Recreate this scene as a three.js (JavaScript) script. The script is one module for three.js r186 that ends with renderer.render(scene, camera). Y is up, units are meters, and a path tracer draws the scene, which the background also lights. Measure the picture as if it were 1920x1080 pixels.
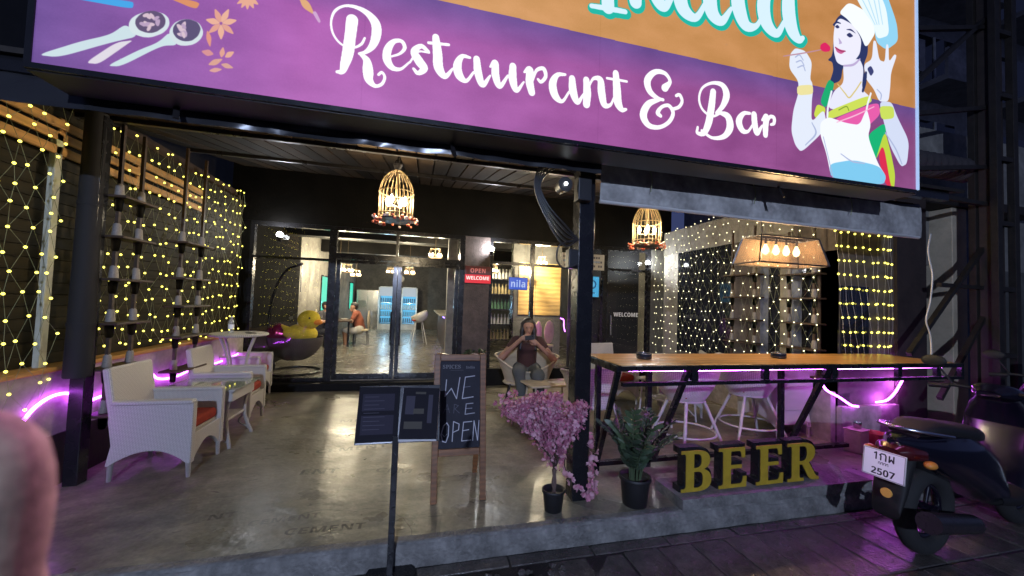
import * as THREE from 'three';
import { mergeGeometries, mergeVertices } from 'three/addons/utils/BufferGeometryUtils.js';
import { RoundedBoxGeometry } from 'three/addons/geometries/RoundedBoxGeometry.js';
import { MarchingCubes } from 'three/addons/objects/MarchingCubes.js';
import { FontLoader } from 'three/addons/loaders/FontLoader.js';
import { TextGeometry } from 'three/addons/geometries/TextGeometry.js';
import { RectAreaLightUniformsLib } from 'three/addons/lights/RectAreaLightUniformsLib.js';
import { ImprovedNoise } from 'three/addons/math/ImprovedNoise.js';

// ---------- camera, sky, exposure ----------
const scene = new THREE.Scene();
const D = Math.PI / 180;
const camera = new THREE.PerspectiveCamera(2 * Math.atan(540 / 704) / D, 16 / 9, 0.01, 300);
camera.position.set(0, 1.6, 0);
camera.rotation.set(2.18 * D, -13.65 * D, 1.93 * D, 'YXZ');
camera.focus = 6; camera.userData.fStop = 8;
const renderer = new THREE.WebGLRenderer({ antialias: true });
renderer.toneMapping = THREE.LinearToneMapping;
renderer.toneMappingExposure = 1.45;
renderer.shadowMap.enabled = true;
{ // night sky, a deep blue that pales a little towards the horizon
  const w = 64, h = 32, d = new Float32Array(w * h * 4);
  for (let j = 0; j < h; j++) for (let i = 0; i < w; i++) {
    const up = Math.max(0, (j + 0.5) / h * 2 - 1), k = 1 - 0.55 * up, o = (j * w + i) * 4;
    d[o] = 0.028 * k; d[o + 1] = 0.037 * k; d[o + 2] = 0.095 * k; d[o + 3] = 1;
  }
  const t = new THREE.DataTexture(d, w, h, THREE.RGBAFormat, THREE.FloatType);
  t.mapping = THREE.EquirectangularReflectionMapping; t.magFilter = THREE.LinearFilter; t.needsUpdate = true;
  scene.background = t; scene.environment = t;
}

RectAreaLightUniformsLib.init();

// ---------- helpers ----------
let seed = 7;
const rnd = () => { seed = (seed * 1664525 + 1013904223) >>> 0; return seed / 4294967296; };
const rr = (a, b) => a + (b - a) * rnd();
const V = (x, y, z) => new THREE.Vector3(x, y, z);
const used = {};
const numbered = (n) => { used[n] = (used[n] ?? -1) + 1; return used[n] ? n + '_' + String(used[n]).padStart(3, '0') : n; };
function tag(o, label, category, group, kind) {
  if (label) o.userData.label = label;
  if (category) o.userData.category = category;
  if (group) o.userData.group = group;
  if (kind) o.userData.kind = kind;
  return o;
}
function thing(name, label, category, p = [0, 0, 0], turn = 0, group) {
  const o = new THREE.Group(); o.name = numbered(name); scene.add(o);
  o.position.set(...p); o.rotation.y = turn;
  return tag(o, label, category, group);
}
function dup(src, name, label, p, turn, group) {
  const o = src.clone(); o.name = numbered(name); o.userData = { ...src.userData }; scene.add(o);
  o.position.set(...p); o.rotation.y = turn;
  return tag(o, label, null, group);
}
// uv in metres, each face laid out along the axis it faces
function metric(g) {
  g = g.index ? g.toNonIndexed() : g;
  const p = g.attributes.position, n = new Float32Array(p.count * 2), a = V(), b = V(), c = V(), e = V(), f = V();
  for (let i = 0; i < p.count; i += 3) {
    a.fromBufferAttribute(p, i); b.fromBufferAttribute(p, i + 1); c.fromBufferAttribute(p, i + 2);
    e.subVectors(b, a).cross(f.subVectors(c, a));
    const x = Math.abs(e.x), y = Math.abs(e.y), z = Math.abs(e.z);
    [a, b, c].forEach((v, k) => {
      const o = (i + k) * 2;
      if (y >= x && y >= z) { n[o] = v.x; n[o + 1] = v.z; } else if (x >= z) { n[o] = v.z; n[o + 1] = v.y; } else { n[o] = v.x; n[o + 1] = v.y; }
    });
  }
  g.setAttribute('uv', new THREE.BufferAttribute(n, 2));
  return g;
}
const J = (...gs) => {
  gs = gs.flat().map((g) => { g = g.index ? g.toNonIndexed() : g; for (const k of Object.keys(g.attributes)) if (!['position', 'normal', 'uv'].includes(k)) g.deleteAttribute(k); if (!g.attributes.uv) g.setAttribute('uv', new THREE.BufferAttribute(new Float32Array(g.attributes.position.count * 2), 2)); return g; });
  return gs.length === 1 ? gs[0] : mergeGeometries(gs);
};
function mk(name, g, m, parent, p, r) {
  if (Array.isArray(g)) g = J(g);
  const o = new THREE.Mesh(g, m); o.castShadow = o.receiveShadow = true;
  o.name = parent ? name : numbered(name);
  (parent ?? scene).add(o);
  if (p) o.position.set(...p);
  if (r) o.rotation.set(...r);
  return o;
}
const at = (g, x, y, z, rx = 0, ry = 0, rz = 0) => { if (rx || ry || rz) g.applyMatrix4(new THREE.Matrix4().makeRotationFromEuler(new THREE.Euler(rx, ry, rz))); return g.translate(x, y, z); };
const bx = (w, h, d, x = 0, y = 0, z = 0, rx = 0, ry = 0, rz = 0) => metric(at(new THREE.BoxGeometry(w, h, d), x, y, z, rx, ry, rz));
const rb = (w, h, d, x = 0, y = 0, z = 0, r = 0.01, rx = 0, ry = 0, rz = 0) => metric(at(new RoundedBoxGeometry(w, h, d, 2, Math.min(r, w / 2.1, h / 2.1, d / 2.1)), x, y, z, rx, ry, rz));
// box from corner to corner
const b2 = (x0, x1, y0, y1, z0, z1) => bx(Math.abs(x1 - x0), Math.abs(y1 - y0), Math.abs(z1 - z0), (x0 + x1) / 2, (y0 + y1) / 2, (z0 + z1) / 2);
const cy = (r0, r1, h, x = 0, y = 0, z = 0, n = 14, rx = 0, ry = 0, rz = 0) => at(new THREE.CylinderGeometry(r1, r0, h, n), x, y, z, rx, ry, rz);
const sp = (r, x = 0, y = 0, z = 0, sx = 1, sy = 1, sz = 1, w = 16, h = 12) => at(new THREE.SphereGeometry(r, w, h).scale(sx, sy, sz), x, y, z);
const tb = (pts, r = 0.01, n = 6, seg, closed = false) => new THREE.TubeGeometry(new THREE.CatmullRomCurve3(pts.map((p) => V(...p)), closed), seg ?? pts.length * 6, r, n, closed);
// straight bar between two points: round (n sides) with tapering radius
function bar(a, b, r0, r1 = r0, n = 8) {
  const A = V(...a), B = V(...b), d = B.clone().sub(A), g = new THREE.CylinderGeometry(r1, r0, d.length(), n);
  g.applyQuaternion(new THREE.Quaternion().setFromUnitVectors(V(0, 1, 0), d.normalize())); return g.translate((A.x + B.x) / 2, (A.y + B.y) / 2, (A.z + B.z) / 2);
}
// square bar between two points
function sq(a, b, w, h = w) {
  const A = V(...a), B = V(...b), d = B.clone().sub(A), l = d.length(), g = new THREE.BoxGeometry(w, h, l);
  const m = new THREE.Matrix4().lookAt(B, A, Math.abs(d.y) / l > 0.99 ? V(0, 0, 1) : V(0, 1, 0));
  g.applyMatrix4(m); return metric(g.translate((A.x + B.x) / 2, (A.y + B.y) / 2, (A.z + B.z) / 2));
}
const lathe = (pts, n = 20) => new THREE.LatheGeometry(pts.map((p) => new THREE.Vector2(...p)), n);
function ext(pts, depth, bevel = 0, curve = 6) {
  const s = Array.isArray(pts) ? new THREE.Shape(pts.map((p) => new THREE.Vector2(...p))) : pts;
  return new THREE.ExtrudeGeometry(s, { depth, bevelEnabled: bevel > 0, bevelSize: bevel, bevelThickness: bevel, bevelSegments: 2, curveSegments: curve });
}

// ---------- textures and materials ----------
const noise = new ImprovedNoise();
const fb = (x, y, z = 0, o = 4) => { let s = 0, a = 0.5; for (let i = 0; i < o; i++) { s += a * noise.noise(x, y, z + i * 7.3); x *= 2.03; y *= 2.03; a *= 0.5; } return s; };
function tex(w, h, fn, srgb = true) {
  const d = new Uint8Array(w * h * 4);
  for (let j = 0; j < h; j++) for (let i = 0; i < w; i++) { const c = fn(i / w, j / h, i, j), o = (j * w + i) * 4; for (let k = 0; k < 3; k++) d[o + k] = Math.max(0, Math.min(255, (Array.isArray(c) ? c[k] : c) * 255)); d[o + 3] = 255; }
  const t = new THREE.DataTexture(d, w, h); t.wrapS = t.wrapT = THREE.RepeatWrapping; t.magFilter = THREE.LinearFilter; t.minFilter = THREE.LinearMipmapLinearFilter; t.generateMipmaps = true;
  if (srgb) t.colorSpace = THREE.SRGBColorSpace; t.needsUpdate = true; return t;
}
const rep = (t, x, y = x) => { const c = t.clone(); c.repeat.set(x, y); c.needsUpdate = true; return c; };
// tiling noise: blends the four wrapped copies
const tile = (u, v, f, z, o) => { const A = (x, y) => fb(x * f, y * f, z, o); return A(u, v) * (1 - u) * (1 - v) + A(u - 1, v) * u * (1 - v) + A(u, v - 1) * (1 - u) * v + A(u - 1, v - 1) * u * v; };
const lin = (r, g, b) => new THREE.Color().setRGB(r, g, b);
const S = (o) => new THREE.MeshStandardMaterial({ side: THREE.DoubleSide, ...o });
const Ph = (o) => new THREE.MeshPhysicalMaterial({ side: THREE.DoubleSide, ...o });
const tConc = tex(512, 512, (u, v) => { const a = tile(u, v, 5, 1, 5), b = tile(u, v, 22, 4, 4), s = 0.66 + 0.34 * a + 0.2 * b; return [s, s * 0.985, s * 0.95]; });
const tConcB = tex(512, 512, (u, v) => 0.5 + 0.5 * tile(u, v, 40, 9, 3) + 0.3 * tile(u, v, 8, 2, 3), false);
const tPlain = tex(256, 256, (u, v) => 0.82 + 0.22 * tile(u, v, 5, 12, 5) + 0.08 * tile(u, v, 30, 3, 3));
const tRough = tex(256, 256, (u, v) => 0.62 + 0.5 * tile(u, v, 6, 21, 5), false);
const tWood = tex(512, 256, (u, v) => { const y = v * 8 + 1.2 * tile(u, v, 4, 5, 3), r = 0.5 + 0.5 * Math.sin(6.283 * (y + 0.5 * tile(u, v * 1, 3, 8, 3))), g = tile(u, v, 3, 17, 4) * 0.3 + 0.1 * noise.noise(u * 14, v * 190, 2); const s = 0.72 + 0.14 * r + g; return [s, s * 0.93, s * 0.84]; });
const tWeave = tex(128, 128, (u, v) => { const n = 8, c = (Math.floor(u * n) + Math.floor(v * n)) % 2, x = (u * n) % 1, y = (v * n) % 1; return c ? 0.35 + 0.65 * Math.sin(Math.PI * y) : 0.35 + 0.5 * Math.sin(Math.PI * x); }, false);
const tWeaveC = tex(128, 128, (u, v) => { const n = 8, c = (Math.floor(u * n) + Math.floor(v * n)) % 2, x = (u * n) % 1, y = (v * n) % 1; return 0.62 + 0.38 * (c ? Math.sin(Math.PI * y) : Math.sin(Math.PI * x)); });
const M = {
  wicker: S({ color: lin(0.62, 0.59, 0.55), map: rep(tWeaveC, 12), roughness: 0.55, bumpMap: rep(tWeave, 12), bumpScale: 0.004 }),
  whitePaint: S({ color: lin(0.74, 0.72, 0.68), roughness: 0.45, map: tPlain }),
  cream: S({ color: lin(0.68, 0.58, 0.41), roughness: 0.6, map: tPlain }),
  cushion: S({ color: lin(0.42, 0.035, 0.01), roughness: 0.85, map: rep(tPlain, 3) }),
  blackMetal: S({ color: lin(0.012, 0.012, 0.014), roughness: 0.42, metalness: 0.2, roughnessMap: rep(tRough, 1.3) }),
  darkMetal: S({ color: lin(0.03, 0.028, 0.03), roughness: 0.5, metalness: 0.5, roughnessMap: tRough }),
  steel: S({ color: lin(0.45, 0.45, 0.45), roughness: 0.35, metalness: 0.9, roughnessMap: tRough }),
  rust: S({ color: lin(0.055, 0.045, 0.04), roughness: 0.7, metalness: 0.3, map: rep(tConc, 1.2) }),
  pine: S({ color: lin(0.66, 0.4, 0.13), roughness: 0.6, map: rep(tWood, 0.6, 1.6) }),
  barTop: S({ color: lin(0.8, 0.49, 0.19), roughness: 0.28, map: rep(tWood, 0.45, 1.1) }),
  frameWood: S({ color: lin(0.3, 0.15, 0.065), roughness: 0.5, map: rep(tWood, 1.2, 3) }),
  darkWood: S({ color: lin(0.06, 0.035, 0.02), roughness: 0.6, map: rep(tWood, 0.8, 2) }),
  fence: Ph({ specularIntensity: 0.4, color: lin(0.03, 0.026, 0.011), roughness: 0.75, map: rep(tWood, 0.5, 1.5) }),
  board: [0, 1, 2].map((k) => Ph({ specularIntensity: 0.25, color: lin(0.009 + 0.012 * k, 0.0065 + 0.008 * k, 0.0035 + 0.0042 * k), roughness: 0.75, map: rep(tWood, 0.9 + 0.2 * k, 1.3) })),
  plaster: S({ color: lin(0.74, 0.7, 0.68), roughness: 0.8, map: rep(tConc, 0.7), bumpMap: rep(tConcB, 1.1), bumpScale: 0.004 }),
  dado: S({ color: lin(0.05, 0.038, 0.034), roughness: 0.6, map: rep(tConc, 0.8) }),
  facade: Ph({ specularIntensity: 0.3, color: lin(0.008, 0.0075, 0.0075), roughness: 0.55, map: rep(tConc, 0.6), bumpMap: rep(tConcB, 0.8), bumpScale: 0.006 }),
  pier: S({ color: lin(0.17, 0.13, 0.13), roughness: 0.7, map: rep(tConc, 0.9), bumpMap: rep(tConcB, 1), bumpScale: 0.01 }),
  greyWall: S({ color: lin(0.2, 0.2, 0.19), roughness: 0.75, map: rep(tConc, 0.5) }),
  lightWall: S({ color: lin(0.5, 0.49, 0.46), roughness: 0.75, map: rep(tConc, 0.5) }),
  taupe: S({ color: lin(0.2, 0.17, 0.16), roughness: 0.75, map: rep(tConc, 0.7) }),
  brownWall: S({ color: lin(0.07, 0.05, 0.045), roughness: 0.75, map: rep(tConc, 0.7) }),
  blueWall: S({ color: lin(0.3, 0.36, 0.52), roughness: 0.75, map: rep(tConc, 0.7) }),
  concrete: S({ color: lin(0.27, 0.26, 0.25), roughness: 0.85, map: rep(tConc, 1.1), bumpMap: rep(tConcB, 1.6), bumpScale: 0.012 }),
  kerb: S({ color: lin(0.4, 0.4, 0.4), roughness: 0.8, map: rep(tConc, 1.4), bumpMap: rep(tConcB, 1.2), bumpScale: 0.015 }),
  slab: [0, 1, 2].map((k) => S({ color: lin(0.15 + 0.04 * k, 0.14 + 0.035 * k, 0.138 + 0.03 * k), roughness: 0.4, roughnessMap: rep(tRough, 1.1), map: rep(tConc, 1.2 + 0.3 * k), bumpMap: rep(tConcB, 1.7), bumpScale: 0.008 })),
  asphalt: S({ color: lin(0.04, 0.038, 0.038), roughness: 0.5, map: rep(tConc, 0.9), bumpMap: rep(tConcB, 2), bumpScale: 0.01 }),
  glass: Ph({ color: lin(0.93, 0.95, 0.94), roughness: 0.0, metalness: 0, transmission: 1, thickness: 0, ior: 1.52 }),
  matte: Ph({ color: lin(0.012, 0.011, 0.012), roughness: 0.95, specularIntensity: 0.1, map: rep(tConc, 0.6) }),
  darkGlass: Ph({ color: lin(0.012, 0.014, 0.02), roughness: 0.04, metalness: 0, ior: 1.6 }),
  plastic: S({ color: lin(0.02, 0.02, 0.022), roughness: 0.4 }),
  potBlack: S({ color: lin(0.018, 0.017, 0.018), roughness: 0.55, map: tPlain }),
  skin: Ph({ color: lin(0.5, 0.27, 0.18), roughness: 0.55, map: rep(tPlain, 5) }),
  hair: S({ color: lin(0.012, 0.009, 0.008), roughness: 0.5 }),
  leaf: S({ color: lin(0.035, 0.06, 0.03), roughness: 0.5 }),
  bobbin: S({ color: lin(0.3, 0.27, 0.24), roughness: 0.6, map: rep(tPlain, 4) }),
  stem: S({ color: lin(0.06, 0.085, 0.04), roughness: 0.5 }),
  bark: S({ color: lin(0.12, 0.075, 0.055), roughness: 0.8, map: rep(tConc, 4) }),
  brass: S({ color: lin(0.12, 0.085, 0.045), roughness: 0.5, metalness: 0.6 }),
  wire: S({ color: lin(0.2, 0.22, 0.11), roughness: 0.5 }),
};
const glow = (r, g, b, k = 1) => S({ color: lin(0.02, 0.02, 0.02), emissive: lin(r, g, b), emissiveIntensity: k, roughness: 0.6 });
const G = {
  warm: glow(1, 0.82, 0.52, 9), white: glow(0.95, 0.98, 1, 14), fairy: glow(1, 0.88, 0.12, 2.8), fairyPale: glow(1, 0.92, 0.55, 2.4),
  led: glow(0.6, 0.09, 1, 16), ledBar: glow(0.62, 0.12, 1, 30), dot: glow(0.9, 0.95, 1, 8),
};
function lamp(parent, p, cd, color, r = 1) {
  const l = new THREE.PointLight(color, cd, 0, 2); l.position.set(...p); l.castShadow = true; l.shadow.radius = r; (parent ?? scene).add(l); return l;
}
const canvas = (w, h, draw) => { const c = document.createElement('canvas'); c.width = w; c.height = h; draw(c.getContext('2d'), w, h); const t = new THREE.CanvasTexture(c); t.colorSpace = THREE.SRGBColorSpace; t.magFilter = THREE.LinearFilter; return t; };
const face = (w, h) => new THREE.PlaneGeometry(w, h);

// ---------- the setting ----------
{
  const st = tag(mk('street', metric(new THREE.PlaneGeometry(120, 120).rotateX(-Math.PI / 2)), M.asphalt), null, null, null, 'structure'); st.position.y = -0.162;
  // paving slabs along the kerb
  const pv = new THREE.Group(); pv.name = 'pavement'; pv.userData.kind = 'structure'; scene.add(pv);
  mk('bedding', bx(9.6, 0.01, 2.2, 1.6, -0.1615, -1.5), M.asphalt, pv);
  const geo = [0, 1, 2].map(() => rb(0.272, 0.05, 0.54, 0, 0, 0, 0.008)), strip = [0, 1].map(() => rb(0.6, 0.05, 0.1, 0, 0, 0, 0.008));
  for (let i = 0; i < 31; i++) for (let j = 0; j < 3; j++) {
    if (i < 16 && j === 0 && (i === 12 || i === 13)) continue;               // two slabs are broken out
    mk('paving_slab', geo[(i + j) % 3], M.slab[Math.floor(rnd() * 3)], pv, [-2.9 + i * 0.282, -0.176 + rr(-0.004, 0.004), -2.19 + j * 0.555], [rr(-0.01, 0.01), rr(-0.006, 0.006), rr(-0.012, 0.012)]);
  }
  for (let i = 0; i < 14; i++) mk('edging_stone', strip[i % 2], M.slab[i % 3], pv, [-2.7 + i * 0.61, -0.174 + rr(-0.003, 0.003), -2.525], [0, rr(-0.004, 0.004), rr(-0.01, 0.01)]);
  // rubble where slabs are missing
  const rub = [];
  for (let i = 0; i < 70; i++) { const g = new THREE.DodecahedronGeometry(rr(0.012, 0.04), 0).scale(1, 0.5, rr(0.7, 1.3)); rub.push(at(g, rr(0.42, 1.0), -0.152, rr(-2.42, -1.95), rnd(), rnd() * 3, rnd())); }
  tag(mk('rubble', rub, M.slab[1], pv), null, null, null, 'stuff');

  // patio floor of troweled cement, with the words the cement bags left in it
  const floorTex = canvas(2048, 1160, (c, w, h) => {
    const k = w / 8.2; // pixels per metre; u = x + 2.95, v = z + 7.24 upwards
    const img = c.createImageData(w, h);
    for (let j = 0; j < h; j++) for (let i = 0; i < w; i++) {
      const x = i / k, y = j / k, a = fb(x * 1.1, y * 1.6, 3, 4), b = fb(x * 5, y * 7, 8, 4), d = fb(x * 0.5 + 2, y * 0.6, 31, 3), e = noise.noise(x * 60, y * 60, 4);
      const f2 = fb(x * 22, y * 26, 5, 3), s = 0.6 + 0.24 * a + 0.2 * b + 0.2 * d + 0.13 * f2 + 0.06 * e, o = (j * w + i) * 4;
      img.data[o] = 255 * s * 1.0; img.data[o + 1] = 255 * s * 0.975; img.data[o + 2] = 255 * s * 0.9; img.data[o + 3] = 255;
    }
    c.putImageData(img, 0, 0);
    const word = (t, x, z, px, rot, al) => { c.save(); c.translate((x + 2.95) * k, (z + 7.24) * k); c.rotate(rot); c.scale(1.3, 1); c.globalAlpha = al; c.fillStyle = '#17140f'; c.font = `bold ${px}px sans-serif`; c.fillText(t, 0, 0); c.restore(); };
    word('CEMENT', -0.83, -2.83, 25, 0.03, 0.85); word('CEMENT', -1.1, -2.98, 22, -0.08, 0.7); word('ENT', -1.0, -3.75, 34, 0.05, 0.8); word('CEMENT', -0.98, -4.22, 34, -0.1, 0.75);
    word('CE', -0.5, -4.5, 34, 0.2, 0.7); word('NT', -1.4, -3.1, 26, -0.15, 0.65); word('CEM', -0.35, -3.7, 32, 0.25, 0.6); word('MENT', -0.95, -5.2, 38, -0.06, 0.65); word('CE', -0.9, -4.7, 36, 0.4, 0.65);
    c.strokeStyle = '#211d18';
    for (let i = 0; i < 9; i++) { let x = rr(0, w), z = rr(0, h), a = rnd() * 6.28; c.globalAlpha = rr(0.35, 0.7); c.lineWidth = rr(0.7, 1.6); c.beginPath(); c.moveTo(x, z); for (let k = 0; k < 22; k++) { a += rr(-0.5, 0.5); x += 14 * Math.cos(a); z += 14 * Math.sin(a); c.lineTo(x, z); } c.stroke(); } // hairline cracks
    for (let i = 0; i < 110; i++) { // scuffs
      const x = (rr(-1.6, 0.6) + 2.95) * k, z = (rr(-5.4, -2.8) + 7.24) * k; c.globalAlpha = rr(0.2, 0.65); c.lineWidth = rr(1, 4); c.beginPath(); c.moveTo(x, z); c.quadraticCurveTo(x + rr(-8, 14), z + rr(-8, 8), x + rr(-25, 28), z + rr(-7, 7)); c.stroke();
    }
  });
  const roughT = tex(512, 512, (u, v) => 0.5 + 0.55 * tile(u, v, 7, 41, 5) + 0.2 * tile(u, v, 3, 4, 2), false), bumpT = tex(512, 512, (u, v) => 0.5 + 0.6 * tile(u, v, 9, 14, 4) + 0.12 * tile(u, v, 50, 3, 2), false);
  const fm = S({ color: lin(0.5, 0.485, 0.42), map: floorTex, roughness: 0.66, roughnessMap: roughT, bumpMap: bumpT, bumpScale: 0.012 });
  roughT.repeat.set(2.2, 1.3); bumpT.repeat.set(4, 2.3);
  const fg = new THREE.BoxGeometry(8.2, 0.16, 4.56); fg.translate(-2.95 + 4.1, -0.08, -7.24 + 2.28);
  const uv = fg.attributes.uv, fp = fg.attributes.position; for (let i = 0; i < uv.count; i++) uv.setXY(i, (fp.getX(i) + 2.95) / 8.2, 1 - (fp.getZ(i) + 7.24) / 4.64);
  tag(mk('patio_floor', fg, fm), null, null, null, 'structure');
  // kerb with a worn edge
  const kg = new THREE.BoxGeometry(8.6, 0.17, 0.09, 160, 5, 4); const kp = kg.attributes.position;
  for (let i = 0; i < kp.count; i++) { const x = kp.getX(i), y = kp.getY(i), z = kp.getZ(i), n = fb(x * 3, y * 6, z * 6, 3), e = (y > 0.06 && z > 0.03) ? 0.018 : 0; kp.setXYZ(i, x, y - (y > 0.08 ? 0.004 : 0) - e * (1 + n), z + 0.02 * n - e); }
  kg.computeVertexNormals();
  tag(mk('kerb', metric(kg), M.kerb, null, [1.15, -0.081, -2.636]), null, null, null, 'structure');
  // plinth that carries the letters
  const pg = new THREE.BoxGeometry(2.0, 0.085, 0.36, 40, 3, 6), pp = pg.attributes.position;
  for (let i = 0; i < pp.count; i++) { const n = fb(pp.getX(i) * 5, pp.getY(i) * 8, pp.getZ(i) * 5, 3); pp.setXYZ(i, pp.getX(i) + 0.01 * n, pp.getY(i) + 0.005 * n, pp.getZ(i) + 0.014 * n); }
  pg.computeVertexNormals();
  tag(mk('concrete_plinth', metric(pg), M.kerb, null, [3.08, 0.0435, -2.785]), 'low rough concrete plinth on the kerb under the letters', 'plinth');
}
// roof over the patio: boards that rise towards the shop
const roofY = (z) => 2.85 + 0.2 * (-2.7 - z);
{
  const ceil = new THREE.Group(); ceil.name = 'patio_ceiling'; ceil.userData.kind = 'structure'; scene.add(ceil);
  const tilt = Math.atan(0.2), rows = [[-2.7, -3.95], [-3.97, -5.55], [-5.57, -7.12]];
  const gs = rows.map(([a, b]) => rb(0.174, 0.03, (a - b) / Math.cos(tilt), 0, 0, 0, 0.004));
  for (let i = 0; i < 43; i++) rows.forEach(([a, b], j) => { const z = (a + b) / 2; mk('ceiling_board', gs[j], M.board[Math.floor(rnd() * 3)], ceil, [-2.85 + i * 0.19, roofY(z) + 0.012 + rr(-0.003, 0.003), z], [tilt, 0, rr(-0.02, 0.02)]); });
  for (const z of [-3.96, -5.56]) mk('batten', bx(8.2, 0.045, 0.04, 1.15, roofY(z) - 0.024, z), M.darkMetal, ceil);
  mk('roof_sheet', metric(at(new THREE.BoxGeometry(8.6, 0.03, 4.7), 1.15, roofY(-4.95) + 0.07, -4.95, tilt)), M.rust, ceil);
  mk('eaves_beam', bx(8.3, 0.1, 0.06, 1.15, 2.86, -2.72), M.blackMetal, ceil);
}
// shop front
const GZ = -7.15;
{
  const f = thing('shop_front', 'dark painted shop front with black framed glass doors and windows', 'shop front');
  mk('upper_wall', b2(-3.1, 5.25, 2.83, 3.85, GZ - 0.1, GZ + 0.06), M.facade, f);
  mk('pier', b2(0.79, 1.27, 0.03, 2.829, GZ - 0.12, GZ + 0.05), M.pier, f);
  mk('corner_pier', b2(-3.1, -2.8, 0.0, 2.829, GZ - 0.1, GZ + 0.05), M.facade, f);
  mk('corner_pier', b2(4.78, 5.1, 0.0, 2.829, GZ - 0.1, GZ + 0.05), M.greyWall, f);
  mk('step', rb(3.7, 0.13, 0.22, -1.0, 0.066, GZ + 0.13, 0.01), M.facade, f);
  mk('sill', b2(1.275, 4.775, 0.0, 0.32, GZ - 0.08, GZ + 0.06), M.facade, f);
  const fr = (x0, x1, y0, y1, d = 0.05, nm = 'window_frame') => mk(nm, b2(x0, x1, y0, y1, GZ - d, GZ + d), M.blackMetal, f);
  const pane = (x0, x1, y0, y1, z = GZ) => mk('pane', at(face(x1 - x0, y1 - y0), (x0 + x1) / 2, (y0 + y1) / 2, z), M.glass, f);
  fr(-2.8, 0.79, 2.76, 2.828); fr(-2.798, -2.74, 0.19, 2.76); fr(-1.58, -1.46, 0.13, 2.76, 0.055); fr(0.69, 0.788, 0.13, 2.76, 0.055); fr(-0.465, -0.42, 2.36, 2.76);
  fr(-2.74, -1.58, 2.21, 2.25); fr(-1.46, 0.69, 2.26, 2.36, 0.056); fr(-2.74, -1.58, 0.132, 0.19);
  pane(-2.74, -1.58, 0.19, 2.21); pane(-2.74, -1.58, 2.25, 2.76); pane(-1.46, -0.465, 2.36, 2.76); pane(-0.42, 0.69, 2.36, 2.76);
  for (const [x0, x1, hx] of [[-1.455, -0.425, -0.5], [-0.415, 0.685, -0.34]]) {
    const d = mk('door', [b2(x0, x0 + 0.07, 0.15, 2.255, GZ - 0.025, GZ + 0.025), b2(x1 - 0.07, x1, 0.15, 2.255, GZ - 0.025, GZ + 0.025), b2(x0 + 0.07, x1 - 0.07, 0.15, 0.25, GZ - 0.024, GZ + 0.024), b2(x0 + 0.07, x1 - 0.07, 2.2, 2.255, GZ - 0.024, GZ + 0.024)], M.blackMetal, f);
    mk('pane', at(face(x1 - x0 - 0.14, 1.95), (x0 + x1) / 2, 1.225, GZ), M.glass, d);
    mk('handle', bar([hx, 0.75, GZ + 0.05], [hx, 1.35, GZ + 0.05], 0.013), M.blackMetal, d);
  }
  // window beside the pier, panel and door beyond
  fr(1.275, 4.775, 2.76, 2.828); fr(1.275, 1.33, 0.33, 2.76); fr(2.1, 2.17, 0.33, 2.76, 0.051); fr(3.0, 3.07, 0.33, 2.76); fr(3.66, 3.76, 0.33, 2.76); fr(4.7, 4.775, 0.33, 2.76); fr(1.33, 2.1, 2.33, 2.38); fr(2.17, 3.0, 2.33, 2.38); fr(3.76, 4.7, 2.33, 2.38);
  pane(1.33, 2.1, 0.33, 2.33); pane(2.17, 3.0, 0.33, 2.33); pane(1.33, 2.1, 2.38, 2.76); pane(2.17, 3.0, 2.38, 2.76); pane(3.07, 3.66, 0.33, 2.76);
  pane(3.76, 4.7, 2.38, 2.76); const d2 = pane(3.76, 4.7, 0.33, 2.33); d2.name = 'door_pane';
  mk('handle', bar([3.86, 1.0, GZ + 0.05], [3.86, 1.4, GZ + 0.05], 0.014), M.steel, d2);
  const wt = canvas(512, 96, (c, w, h) => { c.clearRect(0, 0, w, h); c.fillStyle = '#e8e8e8'; c.font = 'bold 84px sans-serif'; c.textAlign = 'center'; c.fillText('WELCOME', w / 2, 78); });
  mk('lettering', at(face(0.72, 0.135), 4.23, 1.42, GZ + 0.004), S({ map: wt, transparent: true, roughness: 0.6 }), d2);
}
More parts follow.
